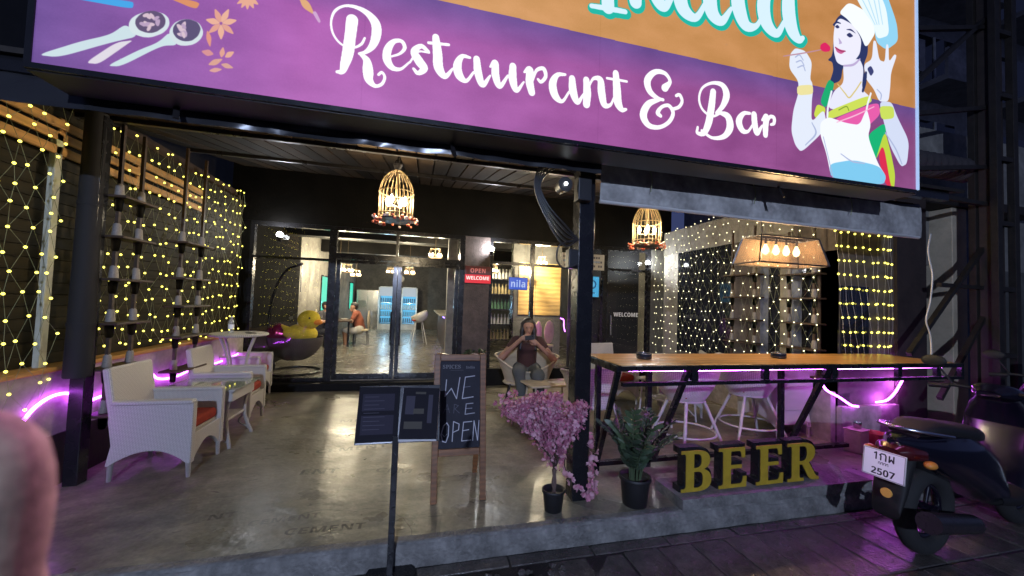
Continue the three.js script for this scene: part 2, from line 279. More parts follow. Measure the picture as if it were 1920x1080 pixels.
// inside
{
  const str = (n, g, m) => tag(mk(n, g, m), null, null, null, 'structure');
  const fm = S({ color: lin(0.4, 0.385, 0.34), map: rep(tConc, 0.4), roughness: 0.4, roughnessMap: rep(tRough, 0.5), bumpMap: rep(tConcB, 0.7), bumpScale: 0.008 });
  str('interior_floor', b2(-3.1, 5.25, 0.02, 0.15, -19.2, GZ + 0.02), fm);
  str('interior_ceiling', b2(-3.1, 5.25, 3.3, 3.42, -19.2, GZ - 0.1), M.greyWall);
  str('interior_wall', b2(-3.1, 5.25, 0.15, 3.3, -19.3, -19.0), M.greyWall);
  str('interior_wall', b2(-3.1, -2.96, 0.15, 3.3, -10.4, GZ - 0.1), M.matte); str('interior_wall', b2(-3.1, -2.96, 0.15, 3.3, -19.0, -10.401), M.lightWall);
  str('interior_wall', b2(5.1, 5.25, 0.15, 3.3, -19.0, GZ - 0.1), M.greyWall);
  for (const z of [-9.4, -12.4, -15.4]) str('ceiling_beam', b2(-2.955, 5.09, 2.95, 3.3, z - 0.15, z + 0.15), M.facade);
  const part = thing('partition_wall', 'grey partition wall with pale yellow wood panels seen through the window', 'partition');
  mk('wall', b2(2.25, 3.55, 0.15, 3.29, -9.3, -9.2), M.greyWall, part);
  tag(mk('dark_blind', b2(3.08, 4.77, 0.16, 3.2, GZ - 0.42, GZ - 0.4), S({ color: lin(0.006, 0.006, 0.009), roughness: 0.6 })), 'drawn black blind behind the WELCOME door glass', 'blind');
  for (const [a, b] of [[2.4, 2.83], [2.845, 3.52]]) mk('panel', b2(a, b, 1.3, 2.62, -9.2, -9.17), M.yellow ??= S({ color: lin(0.75, 0.58, 0.24), roughness: 0.5, map: rep(tWood, 0.5, 1.2) }), part);
}
// side walls of the patio
{
  const w = thing('low_wall', 'low plastered wall with a wooden cap behind the wicker armchairs', 'wall');
  mk('wall_body', b2(-2.98, -2.8, 0.42, 0.93, -7.08, -2.6), M.plaster, w);
  mk('dado', b2(-2.98, -2.79, 0.0, 0.419, -7.08, -2.6), M.dado, w);
  mk('cap', rb(0.24, 0.04, 4.5, -2.89, 0.951, -4.84, 0.008), M.pine, w);
  const f = thing('slat_fence', 'dark brown horizontal slat fence rising above the low plastered wall', 'fence');
  for (let i = 0; i < 23; i++) mk('slat', rb(0.025, 0.091, 4.46, 0, 0, 0, 0.003), M.fence, f, [-2.93 + rr(-0.003, 0.003), 1.02 + i * 0.094, -4.84]);
  for (const z of [-3.0, -4.5, -6.0, -7.0]) mk('post', b2(-3.0, -2.945, 0.98, 3.2, z - 0.03, z + 0.03), M.darkWood, f);
  mk('backing', b2(-3.04, -3.02, 0.95, 3.3, -7.08, -2.6), M.darkWood, f);
  const r = thing('pine_rails', 'three pale pine rails along the top of the dark slat fence', 'rails');
  for (const y of [2.89, 2.79, 2.68]) mk('rail', rb(0.025, 0.07, 3.1, -2.83, y, -4.2, 0.005), M.pine, r);
  for (const z of [-3.0, -3.75, -4.6, -5.4]) mk('upright', rb(0.02, 0.32, 0.06, -2.852, 2.79, z, 0.004), M.pine, r);
  tag(mk('white_batten', rb(0.045, 1.84, 0.06, -2.84, 1.892, -3.7, 0.006), S({ color: lin(0.62, 0.62, 0.5), roughness: 0.6, map: tPlain })), 'white upright batten standing on the low wall cap', 'batten');
  const p = thing('steel_post', 'black square steel post with dark rolled blind beside low wall', 'post', [-2.68, 0, -3.87]);
  mk('column', rb(0.1, 3.05, 0.1, 0, 1.525, 0, 0.006), M.blackMetal, p);
  mk('rolled_blind', [cy(0.085, 0.07, 2.2, -0.02, 1.97, 0.02, 12), cy(0.087, 0.087, 0.03, -0.02, 1.3, 0.02, 12), cy(0.08, 0.08, 0.03, -0.02, 2.3, 0.02, 12)], S({ color: lin(0.006, 0.006, 0.008), roughness: 0.8 }), p);

  const s = thing('side_building', 'neighbouring wall of grey pillars and dark windows behind the bar', 'building');
  const X = 5.1;
  const pc = (n, z0, z1, y0, y1, m, d = 0.2, o = 0) => mk(n, b2(X - o, X + d, y0, y1, z0, z1), m, s);
  pc('beam', -7.1, -4.2, 2.72, 3.2, M.lightWall, 0.2, 0.02); pc('beam', -4.2, -3.63, 2.4, 3.1, M.taupe, 0.2, 0.01); mk('beam', b2(5.31, 6.06, 2.721, 3.3, -3.85, -3.6), M.greyWall, s);
  pc('pillar', -7.1, -6.65, 0, 2.72, S({ color: lin(0.74, 0.72, 0.68), roughness: 0.75, map: rep(tConc, 0.5) })); pc('wall', -6.65, -5.24, 0, 0.75, M.greyWall); pc('window_pane', -6.65, -5.24, 0.75, 2.72, M.darkGlass, 0.02);
  pc('pillar', -5.24, -4.73, 0, 2.718, M.taupe); pc('panel', -4.73, -4.59, 0, 2.718, M.blueWall, 0.15); pc('window_pane', -4.59, -4.4, 0, 2.718, M.darkGlass, 0.02);
  pc('pillar', -4.4, -4.22, 0, 2.717, M.lightWall); pc('panel', -4.22, -4.08, 0, 2.4, M.blueWall, 0.15); pc('window_pane', -4.08, -3.62, 0.6, 2.4, M.darkGlass, 0.02); pc('wall', -4.08, -3.62, 0, 0.6, M.greyWall);
  mk('return_wall', b2(5.1, 6.06, 0, 2.72, -3.85, -3.62), M.taupe, s); mk('window_pane', b2(5.14, 5.6, 0.9, 1.95, -3.619, -3.605), M.darkGlass, s); mk('end_pier', b2(6.06, 6.6, 0, 3.3, -3.9, -3.58), M.brownWall, s);
  mk('window_frame', [b2(X - 0.015, X + 0.03, 0.6, 2.4, -3.86, -3.82)], M.darkWood, s);
  mk('backing', b2(X + 0.25, X + 0.3, 0, 3.2, -7.1, -3.9), M.facade, s);
  const lw = thing('low_plaster_wall', 'low pale plaster wall below the side windows beyond the bar', 'wall');
  mk('wall_body', b2(5.0, 5.079, 0, 0.62, -7.05, -3.63), M.plaster, lw); mk('wall_return', b2(5.08, 6.05, 0, 0.45, -3.619, -3.56), M.plaster, lw);
}
// the street beyond: neighbours, pylon, building behind
{
  const n = thing('neighbour_shop', 'shuttered neighbouring shop with dark doorway and cream column', 'building');
  mk('wall', b2(5.45, 12, 2.35, 4.4, -4.2, -3.9), M.lightWall, n);
  mk('doorway', b2(5.45, 7.2, 0, 2.349, -4.3, -4.1), M.darkGlass, n);
  mk('column', rb(0.3, 3.3, 0.3, 7.4, 1.5, -3.8, 0.01), M.cream, n);
  mk('column', rb(0.14, 3.3, 0.26, 7.64, 1.5, -3.8, 0.01), M.blueWall, n);
  mk('wall', b2(7.72, 12, -0.15, 2.349, -4.2, -3.9), M.greyWall, n);
  mk('lintel', b2(6.7, 9.2, 3.16, 3.28, -3.899, -3.6), M.rust, n);
  for (let i = 0; i < 9; i++) mk('roll_fold', metric(at(new THREE.TorusGeometry(0.1, 0.06, 8, 14), 6.2 + i * 0.13, 3.62, -3.5, 0, Math.PI / 2)), S({ color: lin(0.035, 0.03, 0.032), roughness: 0.9 }), n);
  const t = thing('sign_pylon', 'brown steel lattice pylon rising beside the illuminated sign', 'pylon', [7.35, -0.15, -3.3]);
  for (const [dx, dz] of [[-0.17, -0.1], [0.17, -0.1], [-0.17, 0.1], [0.17, 0.1]]) mk('upright', rb(0.09, 8, 0.07, dx, 4, dz, 0.004), M.rust, t);
  for (let i = 0; i < 9; i++) mk('rung', b2(-0.13, 0.13, 0.4 + i * 0.85, 0.46 + i * 0.85, 0.07, 0.13), M.rust, t);
  mk('infill', b2(-0.16, 0.1, 0, 8, -0.06, 0.05), M.brownWall, t);
  const sc = thing('scaffold_frame', 'dark steel frame of crossing bars behind the sign edge', 'frame');
  for (const [a, b] of [[[4.4, 3.1, -2.9], [7.2, 3.6, -3.3]], [[4.4, 3.65, -2.9], [7.2, 4.4, -3.3]], [[4.4, 4.6, -2.9], [7.2, 5.5, -3.3]], [[4.4, 3.5, -2.9], [7.2, 5.6, -3.3]], [[5.2, 3.0, -3.0], [7.2, 3.1, -3.3]], [[5.6, 1.15, -3.2], [7.3, 2.6, -3.35]], [[6.3, 2.0, -3.3], [7.2, 2.0, -3.35]], [[6.2, 0.6, -3.25], [7.3, 1.7, -3.35]]]) mk('steel_bar', sq(a, b, 0.05), M.rust, sc);
  const b = thing('apartment_block', 'tall dim apartment block with balconies behind the pylon', 'building');
  const bm = S({ color: lin(0.42, 0.42, 0.5), roughness: 0.8, map: rep(tConc, 0.3) });
  mk('wall', b2(11, 26, -0.15, 22, -14, -9), bm, b);
  for (let i = 1; i < 6; i++) for (let k = 0; k < 3; k++) {
    const bl = mk('balcony', [b2(11.6 + k * 4, 14.6 + k * 4, i * 3, i * 3 + 0.18, -8.99, -7.9), b2(11.6 + k * 4, 14.6 + k * 4, i * 3 + 0.18, i * 3 + 1.0, -7.98, -7.9)], bm, b);
    const wn = mk('window', b2(12 + k * 4, 14 + k * 4, i * 3 + 0.3, i * 3 + 2.3, -9, -8.97), M.darkGlass, b);
    mk('frame', [b2(12.96 + k * 4, 13.04 + k * 4, i * 3 + 0.3, i * 3 + 2.3, -8.97, -8.94)], M.whitePaint, wn);
  }
  const l = thing('dark_house', 'dark unlit house side beyond the slat fence', 'building');
  mk('wall', b2(-9, -3.6, -0.15, 7, -12, -2.0), S({ color: lin(0.03, 0.03, 0.04), roughness: 0.9, map: rep(tConc, 0.3) }), l);
  // street lamp behind the photographer; it cools the kerb, the awning and the chair's side
  const s = thing('street_lamp', 'grey street lamp on the far kerb', 'street lamp', [-1.0, -0.15, 6.4]);
  mk('pole', [cy(0.07, 0.05, 3.5, 0, 1.75, 0), tb([[0, 3.4, 0], [0, 3.68, -0.15], [0, 3.72, -0.9]], 0.035, 8)], M.steel, s);
  mk('lamp_head', rb(0.25, 0.12, 0.55, 0, 3.74, -1.1, 0.04), M.steel, s);
  mk('lamp_lens', at(sp(0.11, 0, 0, 0, 1, 0.4, 2), 0, 3.65, -1.1), glow(0.8, 0.88, 1, 10), s);
  lamp(s, [0, 3.64, -1.1], 115, lin(0.55, 0.67, 1), 2);
}
const LETTERS=[[[489,430,22],[487,463,21],[484,500,21],[480,520,17],[475,538,10],[466,540,5]],[[514,462,4],[508,476,5],[491,487,4],[471,483,4],[456,466,4],[451,442,4],[457,419,5],[474,405,5],[494,403,7],[517,411,12],[533,429,18],[535,453,18],[528,477,13],[516,491,7],[505,496,5]],[[507,496,5],[519,506,13],[523,528,20],[526,546,15],[538,556,7],[550,550,6],[555,534,5],[549,526,5],[543,532,5]],[[566,490,4],[582,481,5],[591,467,7],[585,455,7],[571,457,9],[559,475,15],[558,498,16],[569,513,11],[584,513,6],[602,495,4]],[[602,496,4],[618,470,4],[640,468,4]],[[638,466,7],[624,457,9],[610,471,14],[621,490,18],[631,503,15],[619,515,8],[610,507,5]],[[652,432,14],[657,466,19],[661,497,19],[674,512,11],[690,492,4]],[[638,447,6],[679,443,6]],[[725,462,5],[709,462,9],[699,483,17],[704,505,17],[718,514,8],[734,492,5]],[[739,462,14],[744,494,17],[754,516,12],[770,493,4]],[[769,474,4],[779,463,13],[781,489,17],[791,513,11],[809,486,5]],[[819,463,15],[820,494,18],[829,516,10],[845,494,4]],[[845,472,4],[857,464,15],[858,492,18],[864,515,15]],[[865,488,4],[874,462,7],[889,456,9],[895,472,8],[884,487,7],[877,482,5]],[[941,460,6],[923,464,10],[912,486,18],[919,513,17],[935,523,8],[952,498,5]],[[958,466,15],[962,498,19],[973,519,11],[988,496,4]],[[993,463,15],[996,492,19],[995,521,17]],[[997,486,4],[1011,457,7],[1027,456,14],[1032,486,19],[1041,515,14],[1055,512,7],[1064,492,4]],[[1067,434,15],[1071,471,20],[1075,505,20],[1086,519,11],[1096,516,6]],[[1045,450,6],[1096,449,6]],[[1199,447,19],[1213,428,9],[1199,411,10],[1172,412,13],[1151,437,18],[1158,462,15],[1182,476,9],[1195,477,7]],[[1187,477,8],[1155,494,16],[1142,524,19],[1156,545,14],[1186,546,10],[1214,527,10],[1223,504,10],[1211,489,9],[1192,495,8],[1181,512,11],[1189,518,8]],[[1220,497,8],[1240,487,8],[1248,471,8],[1240,457,8],[1231,461,7]],[[1338,433,17],[1333,475,20],[1324,519,19],[1310,544,13],[1293,544,8],[1294,530,6]],[[1361,484,6],[1336,496,6],[1308,484,6],[1297,460,6],[1305,430,6],[1335,411,8],[1366,412,14],[1378,433,20],[1367,465,14],[1348,486,7]],[[1355,483,7],[1383,490,18],[1390,515,21],[1374,541,14],[1337,551,8],[1306,537,7]],[[1451,471,7],[1432,474,11],[1417,497,19],[1428,519,15],[1444,520,8],[1461,499,6]],[[1464,472,17],[1467,498,18],[1474,519,15],[1491,497,5]],[[1490,483,6],[1503,472,16],[1501,499,18],[1501,521,15]],[[1504,492,5],[1516,470,9],[1528,471,10],[1528,486,9],[1518,491,6]]];
const BIG=[[[1036,121,32],[1040,220,32],[1043,280,32]],[[1001,286,11],[1043,283,13],[1088,281,12]],[[996,126,12],[1081,116,12]],[[1107,166,33],[1111,226,36],[1115,251,32]],[[1119,204,11],[1143,154,14],[1166,161,28],[1171,223,36],[1191,245,26],[1220,206,10]],[[1300,150,14],[1263,153,17],[1237,197,38],[1248,239,36],[1282,253,20],[1314,206,12]],[[1324,18,36],[1322,166,42],[1333,231,38],[1359,245,24],[1390,205,10]],[[1407,129,34],[1414,202,43],[1436,240,31],[1468,235,15],[1495,187,10]],[[1407,73,39],[1409,75,39]],[[1551,111,15],[1520,110,19],[1492,168,41],[1503,222,38],[1535,241,22],[1563,200,12]],[[1574,100,36],[1576,183,45],[1590,226,38],[1612,243,20],[1624,235,12]]];
const ART=[["#cfd8ef",[[1903,367],[1952,359],[1973,399],[2022,466],[2013,535],[1988,548],[1943,489],[1919,419]]],["#10b070",[[1859,470],[1923,425],[1931,454],[1890,541],[1871,511]]],["#d8284a",[[1898,525],[1919,480],[1935,539],[1963,608],[1926,609]]],["#b9d23c",[[1886,545],[1925,446],[1949,513],[1965,572],[1961,612],[1948,613],[1919,486]]],["#27315f",[[1736,160],[1789,115],[1860,186],[1860,234],[1844,268],[1852,321],[1837,372],[1825,344],[1820,284],[1766,288],[1759,331],[1714,352],[1732,306],[1728,283],[1710,281],[1727,266],[1732,224]]],["#e3e4f4",[[1766,276],[1828,253],[1844,280],[1836,342],[1871,360],[1789,409],[1710,419],[1732,365],[1770,335]]],["#e9e8f6",[[1736,175],[1755,150],[1805,160],[1836,196],[1830,240],[1805,269],[1766,287],[1743,281],[1733,253],[1731,212]]],["#f2f8fb",[[1751,137],[1789,96],[1860,112],[1894,160],[1853,220],[1830,183],[1783,148]]],["#8fd0ee",[[1813,61],[1925,22],[1975,118],[1980,173],[1933,209],[1892,194],[1884,144],[1844,103]]],["#e6f4fa",[[1797,53],[1893,24],[1933,83],[1945,162],[1896,184],[1880,141],[1836,105]]],["#14a86c",[[1714,333],[1738,342],[1706,419],[1683,404]]],["#c8d84a",[[1673,410],[1706,416],[1693,459],[1661,446]]],["#c9da52",[[1705,428],[1867,352],[1877,374],[1715,450]]],["#e25aa6",[[1720,449],[1899,366],[1909,403],[1851,453],[1820,448]]],["#dfe6f4",[[1580,289],[1598,268],[1633,270],[1656,297],[1649,345],[1657,355],[1659,378],[1655,407],[1654,465],[1698,421],[1708,463],[1685,495],[1620,552],[1599,535],[1585,498],[1592,440],[1609,392],[1609,358],[1577,329]]],["#e8dd9a",[[1604,371],[1659,359],[1660,386],[1605,398]]],["#f0f4fb",[[1685,460],[1714,440],[1774,448],[1828,447],[1855,393],[1871,439],[1859,476],[1898,549],[1930,582],[1918,609],[1725,612],[1707,544],[1685,495]]],["#7cc6ea",[[1716,571],[1804,549],[1902,555],[1930,582],[1918,609],[1725,612]]],["#e2e6f5",[[1844,268],[1876,247],[1881,190],[1892,190],[1904,244],[1926,246],[1931,191],[1941,191],[1942,243],[1964,215],[1974,217],[1950,273],[1947,317],[1940,361],[1903,367],[1883,334],[1852,309]]],["#3a3f70",[[1856,278],[1872,266],[1884,282],[1871,299]]],["#c6da58",[[1903,380],[1960,371],[1963,407],[1911,419]]],["#d81f5c",[[1685,242],[1702,231],[1721,241],[1719,254],[1699,260],[1684,256]]],["#b98a9a",[[1556,298],[1640,271],[1688,254],[1688,257],[1642,274],[1557,301]]],["#2c3160",[[1736,180],[1746,172],[1755,178],[1746,184]]],["#2c3160",[[1778,195],[1791,185],[1806,193],[1791,201]]],["#2c3160",[[1775,180],[1797,173],[1817,185],[1797,179]]],["#c65b8e",[[1736,236],[1755,242],[1778,241],[1760,255],[1743,251]]],["#b9a9cf",[[1749,207],[1765,222],[1751,228],[1753,223]]],["#9fb4d6",[[1759,537],[1797,553],[1847,554],[1797,557]]],["#3f9fe0",[[37,483],[131,474],[133,480],[131,488],[29,488]]],["#d48a5a",[[185,452],[232,453],[226,468],[182,456]]],["#d9d3dc",[[71,596],[112,552],[136,543],[127,553],[90,595]]],["#c6d9de",[[6,595],[61,561],[103,540],[124,516],[143,535],[104,554],[36,593]]],["#cfdcdf",[[187,499],[187,506],[184,514],[178,522],[170,528],[161,533],[152,535],[143,534],[135,532],[130,527],[128,521],[128,513],[131,505],[137,498],[145,492],[154,487],[163,485],[172,485],[179,487],[185,492]]],["#5b4a6a",[[181,497],[181,504],[179,510],[174,516],[169,521],[162,525],[155,526],[148,525],[143,523],[139,518],[137,513],[137,506],[140,500],[144,494],[150,489],[156,486],[163,484],[170,485],[175,487],[179,492]]],["#c6dbdd",[[101,596],[144,560],[172,540],[189,517],[202,539],[178,545],[121,593]]],["#cdd9dc",[[239,505],[239,513],[236,521],[231,528],[224,534],[216,537],[208,539],[201,538],[195,534],[190,529],[188,522],[188,514],[191,506],[195,499],[202,493],[210,489],[218,488],[225,489],[232,492],[236,498]]],["#54466a",[[235,502],[234,508],[232,515],[228,521],[223,526],[217,529],[210,530],[204,529],[199,526],[195,521],[193,516],[193,509],[195,503],[199,497],[205,492],[211,489],[217,488],[224,489],[229,491],[233,496]]],["#d0b8c4",[[159,500],[157,501],[153,499],[151,495],[152,491],[154,491],[158,493],[160,497]]],["#b49ab8",[[162,501],[163,498],[166,494],[169,492],[172,493],[171,496],[168,500],[165,502]]],["#d0b8c4",[[166,509],[164,512],[160,513],[157,512],[155,510],[157,507],[161,506],[165,507]]],["#b49ab8",[[170,511],[168,510],[166,506],[166,501],[167,498],[170,499],[172,503],[172,508]]],["#d0b8c4",[[155,523],[154,520],[155,516],[157,511],[160,510],[161,513],[160,518],[158,522]]],["#b49ab8",[[170,511],[168,509],[168,505],[169,500],[171,497],[173,499],[173,504],[172,509]]],["#d0b8c4",[[157,514],[154,515],[151,513],[148,509],[149,506],[151,505],[155,507],[157,511]]],["#b49ab8",[[153,514],[150,516],[147,515],[143,513],[143,510],[145,508],[149,508],[152,511]]],["#d0b8c4",[[164,499],[162,500],[158,497],[156,493],[157,490],[159,489],[163,492],[165,496]]],["#b49ab8",[[149,514],[150,511],[153,507],[157,506],[159,507],[158,510],[155,514],[151,515]]],["#d0b8c4",[[147,498],[147,495],[150,492],[154,490],[156,491],[156,494],[153,498],[149,499]]],["#d0b8c4",[[211,519],[209,522],[204,522],[201,521],[199,518],[202,516],[206,515],[209,517]]],["#b49ab8",[[206,513],[203,513],[201,510],[199,505],[200,502],[203,502],[206,505],[207,510]]],["#d0b8c4",[[210,520],[207,519],[206,514],[205,509],[207,507],[210,508],[211,512],[211,517]]],["#b49ab8",[[214,522],[211,521],[209,517],[209,512],[211,509],[213,510],[215,514],[215,519]]],["#d0b8c4",[[206,510],[204,510],[200,508],[198,504],[198,501],[201,500],[205,502],[207,506]]],["#b49ab8",[[212,515],[209,517],[205,515],[202,512],[202,509],[204,508],[208,509],[211,512]]],["#d0b8c4",[[213,510],[211,513],[207,513],[203,512],[202,509],[204,507],[208,506],[212,507]]],["#b49ab8",[[205,523],[204,520],[205,515],[208,511],[211,510],[212,513],[211,518],[208,522]]],["#d0b8c4",[[206,506],[205,503],[206,498],[209,494],[211,493],[212,496],[212,501],[209,505]]],["#b49ab8",[[212,508],[210,508],[207,505],[205,501],[206,498],[209,498],[212,501],[213,505]]],["#d0b8c4",[[211,525],[209,524],[207,520],[206,515],[208,512],[210,513],[212,517],[213,522]]],["#e2aa90",[[266,485],[280,486],[293,473],[277,473]]],["#d99a86",[[266,485],[273,498],[289,502],[280,487]]],["#e2aa90",[[266,485],[261,501],[268,518],[273,499]]],["#d99a86",[[266,485],[254,491],[246,509],[261,500]]],["#e2aa90",[[266,485],[255,477],[240,483],[253,491]]],["#d99a86",[[266,485],[266,469],[254,458],[256,477]]],["#e2aa90",[[266,485],[277,473],[278,453],[266,469]]],["#d98f7a",[[245,501],[244,518],[252,535],[253,514]]],["#d08a8a",[[259,545],[250,537],[237,543],[248,551]]],["#d99a86",[[270,550],[276,540],[272,527],[266,540]]],["#dda48c",[[275,548],[285,546],[291,533],[279,536]]],["#d29a86",[[249,567],[263,565],[274,550],[258,554]]],["#cf9a8a",[[269,561],[278,568],[292,565],[280,557]]],["#d49a90",[[251,577],[262,579],[274,570],[261,569]]],["#e0a488",[[307,426],[313,436],[326,437],[318,426]]],["#e0a488",[[307,426],[308,439],[318,447],[316,432]]],["#e0a488",[[307,426],[302,439],[307,452],[311,437]]],["#e0a488",[[307,426],[298,435],[296,451],[306,439]]],["#e0a488",[[307,426],[296,430],[288,444],[301,438]]],["#d9a470",[[391,404],[399,425],[422,436],[410,411]]],["#c9a0c8",[[416,430],[423,427],[433,446],[429,450]]]];
const LINES=[["#a9b4d6",[[1598,294,3],[1612,285,3],[1625,297,2]]],["#a9b4d6",[[1601,307,3],[1618,300,3],[1628,311,2]]],["#a9b4d6",[[1606,321,3],[1625,313,3],[1632,325,2]]],["#b5dcee",[[1836,74,4],[1862,108,4],[1888,142,3]]],["#b5dcee",[[1860,69,4],[1878,105,4],[1896,140,3]]],["#b5dcee",[[1883,63,4],[1894,101,4],[1904,138,3]]],["#b5dcee",[[1901,59,4],[1909,98,4],[1918,135,3]]],["#b9a7d0",[[1770,286,5],[1805,276,6],[1830,255,4]]],["#d6c27a",[[1747,342,3],[1774,364,4],[1788,374,4],[1808,355,4],[1834,321,4]]],["#a9b4d6",[[1656,465,3],[1670,491,5],[1634,530,3]]],["#a9b4d6",[[1927,455,4],[1968,498,5],[1992,538,4]]],["#a9b4d6",[[1895,332,3],[1911,344,4],[1909,360,3]]],["#a9b4d6",[[1733,616,3],[1714,554,3],[1696,499,3]]],["#e9eef8",[[1725,367,6],[1712,415,6],[1710,442,6]]],["#e9eef8",[[1871,348,6],[1859,380,6],[1853,405,6]]],["#a9b4d6",[[1759,538,3],[1800,554,4],[1847,554,3]]],["#f4b9d4",[[1744,451,3],[1804,425,4],[1883,385,3]]],["#7f9c2a",[[1751,415,3],[1781,401,3],[1788,411,3]]],["#9a2a5a",[[1738,239,3],[1757,245,3],[1775,243,2]]],["#27315f",[[1732,176,5],[1743,166,5],[1757,166,3]]],["#27315f",[[1840,347,7],[1848,322,10],[1853,290,7]]]];

// ---------- the illuminated sign ----------
{
  const X0 = -1.97, X1 = 4.3, Y0 = 2.735, Y1 = 4.6, W = 2048, H = 609, k = W / (X1 - X0);
  const brush = (c, pts, grow = 0, dx = 0, dy = 0) => {
    const cr = new THREE.CatmullRomCurve3(pts.map((p) => V(p[0], p[1], p[2])), false, 'centripetal'), n = pts.length * 26;
    for (let i = 0; i <= n; i++) { const p = cr.getPoint(i / n); c.beginPath(); c.arc(p.x + dx, p.y + dy, Math.max(1.5, p.z / 2) + grow, 0, 6.3); c.fill(); }
  };
  const poly = (c, pts) => { const n = pts.length, l = (a, b) => [a[0] + (b[0] - a[0]) * 0.32, a[1] + (b[1] - a[1]) * 0.32]; c.beginPath(); pts.forEach((a, i) => { const p = l(a, pts[(i + n - 1) % n]), q = l(a, pts[(i + 1) % n]); i ? c.lineTo(...p) : c.moveTo(...p); c.quadraticCurveTo(a[0], a[1], ...q); }); c.closePath(); c.fill(); };
  const print = canvas(W, H, (c) => {
    const img = c.createImageData(W, H), sy = (x) => (Y1 - (3.524 - (x / k + X0 - 0.036) * 0.0087)) * k;
    for (let j = 0; j < H; j++) for (let i = 0; i < W; i++) {
      const u = i / W, s = sy(i), o = (j * W + i) * 4, m = 0.09 * fb(i * 0.009, j * 0.016, 2, 5) - (i % 512 < 2 ? 0.03 : 0) + 0.016 * noise.noise(i * 0.3, j * 0.3, 1); let r, g, b;
      if (j < s) { r = 0.84 - 0.12 * u; g = 0.63 - 0.14 * u; b = 0.4 - 0.14 * u; }
      else { // printed purple ground, indigo along the top border
        const v = (j - s) / (H - s), t = Math.max(0, 1 - v * 3.2), q = Math.max(0, 1 - u * 5);
        r = 0.7 - 0.2 * u; g = 0.36 - 0.1 * u; b = 0.7 - 0.24 * u;
        const e = Math.max(t * 0.8, q * 0.8); r += (0.36 - r) * e; g += (0.28 - g) * e; b += (0.54 - b) * e;
      }
      img.data[o] = 255 * (r + m); img.data[o + 1] = 255 * (g + m * 0.8); img.data[o + 2] = 255 * (b + m); img.data[o + 3] = 255;
    }
    c.putImageData(img, 0, 0);
    for (const [col, pts] of ART) { c.fillStyle = col; poly(c, pts); }
    for (const [col, s] of LINES) { c.fillStyle = col; brush(c, s); }
    c.fillStyle = '#18b3a0'; for (const s of BIG) brush(c, s, 7, 3, 5);
    c.fillStyle = '#d4ecfb'; for (const s of BIG) brush(c, s);
    c.fillStyle = '#fdfdff'; for (const s of LETTERS) brush(c, s);
  });
  const s = thing('sign_board', 'large purple and orange lightbox sign reading Restaurant & Bar', 'sign');
  mk('casing', [b2(X0 - 0.03, X1 + 0.03, Y0 - 0.035, Y1 + 0.03, -2.66, -2.412)], M.plastic, s);
  mk('sign_face', at(face(X1 - X0, Y1 - Y0), (X0 + X1) / 2, (Y0 + Y1) / 2, -2.4), S({ color: lin(0.01, 0.01, 0.01), emissive: lin(1, 1, 1), emissiveMap: print, emissiveIntensity: 0.74, roughness: 0.5 }), s);
  for (const [y0, y1, col, cd] of [[Y0, 3.5, lin(0.5, 0.11, 0.55), 11], [3.5, Y1, lin(0.75, 0.4, 0.14), 0.7]]) { const l = new THREE.RectAreaLight(col, cd, X1 - X0, y1 - y0); l.position.set((X0 + X1) / 2, (y0 + y1) / 2, -2.385); l.lookAt((X0 + X1) / 2, (y0 + y1) / 2, 5); s.add(l); }
  mk('trim', [b2(X1, X1 + 0.028, Y0, Y1, -2.412, -2.39)], S({ color: lin(0.6, 0.65, 0.75), roughness: 0.4, emissive: lin(0.4, 0.6, 0.9), emissiveIntensity: 0.4 }), s);
  mk('trim', [b2(X0 - 0.028, X1, Y0 - 0.03, Y0, -2.412, -2.392), b2(X0 - 0.028, X0, Y0, Y1, -2.412, -2.392)], M.blackMetal, s);
  for (const [x, y] of [[-1.5, 2.62], [0.14, 2.6], [3.0, 2.6]]) mk('bracket', sq([x, 2.86, -2.7], [x + 0.05, y, -2.6], 0.03, 0.012), M.darkMetal, s);
  // creased black plastic strip between the sign and the ceiling
  const g = new THREE.PlaneGeometry(4.1, 0.2, 90, 6), p = g.attributes.position;
  for (let i = 0; i < p.count; i++) { const x = p.getX(i), y = p.getY(i); p.setXYZ(i, x, y + 0.012 * noise.noise(x * 4, 0, 1), 0.05 * fb(x * 3.2 + y * 2, y * 7, 5, 4)); }
  g.computeVertexNormals();
  tag(mk('plastic_strip', g, S({ color: lin(0.02, 0.02, 0.022), roughness: 0.25 }), null, [-0.7, 2.74, -2.7]), 'creased black plastic strip hanging below the sign', 'plastic sheet');
}
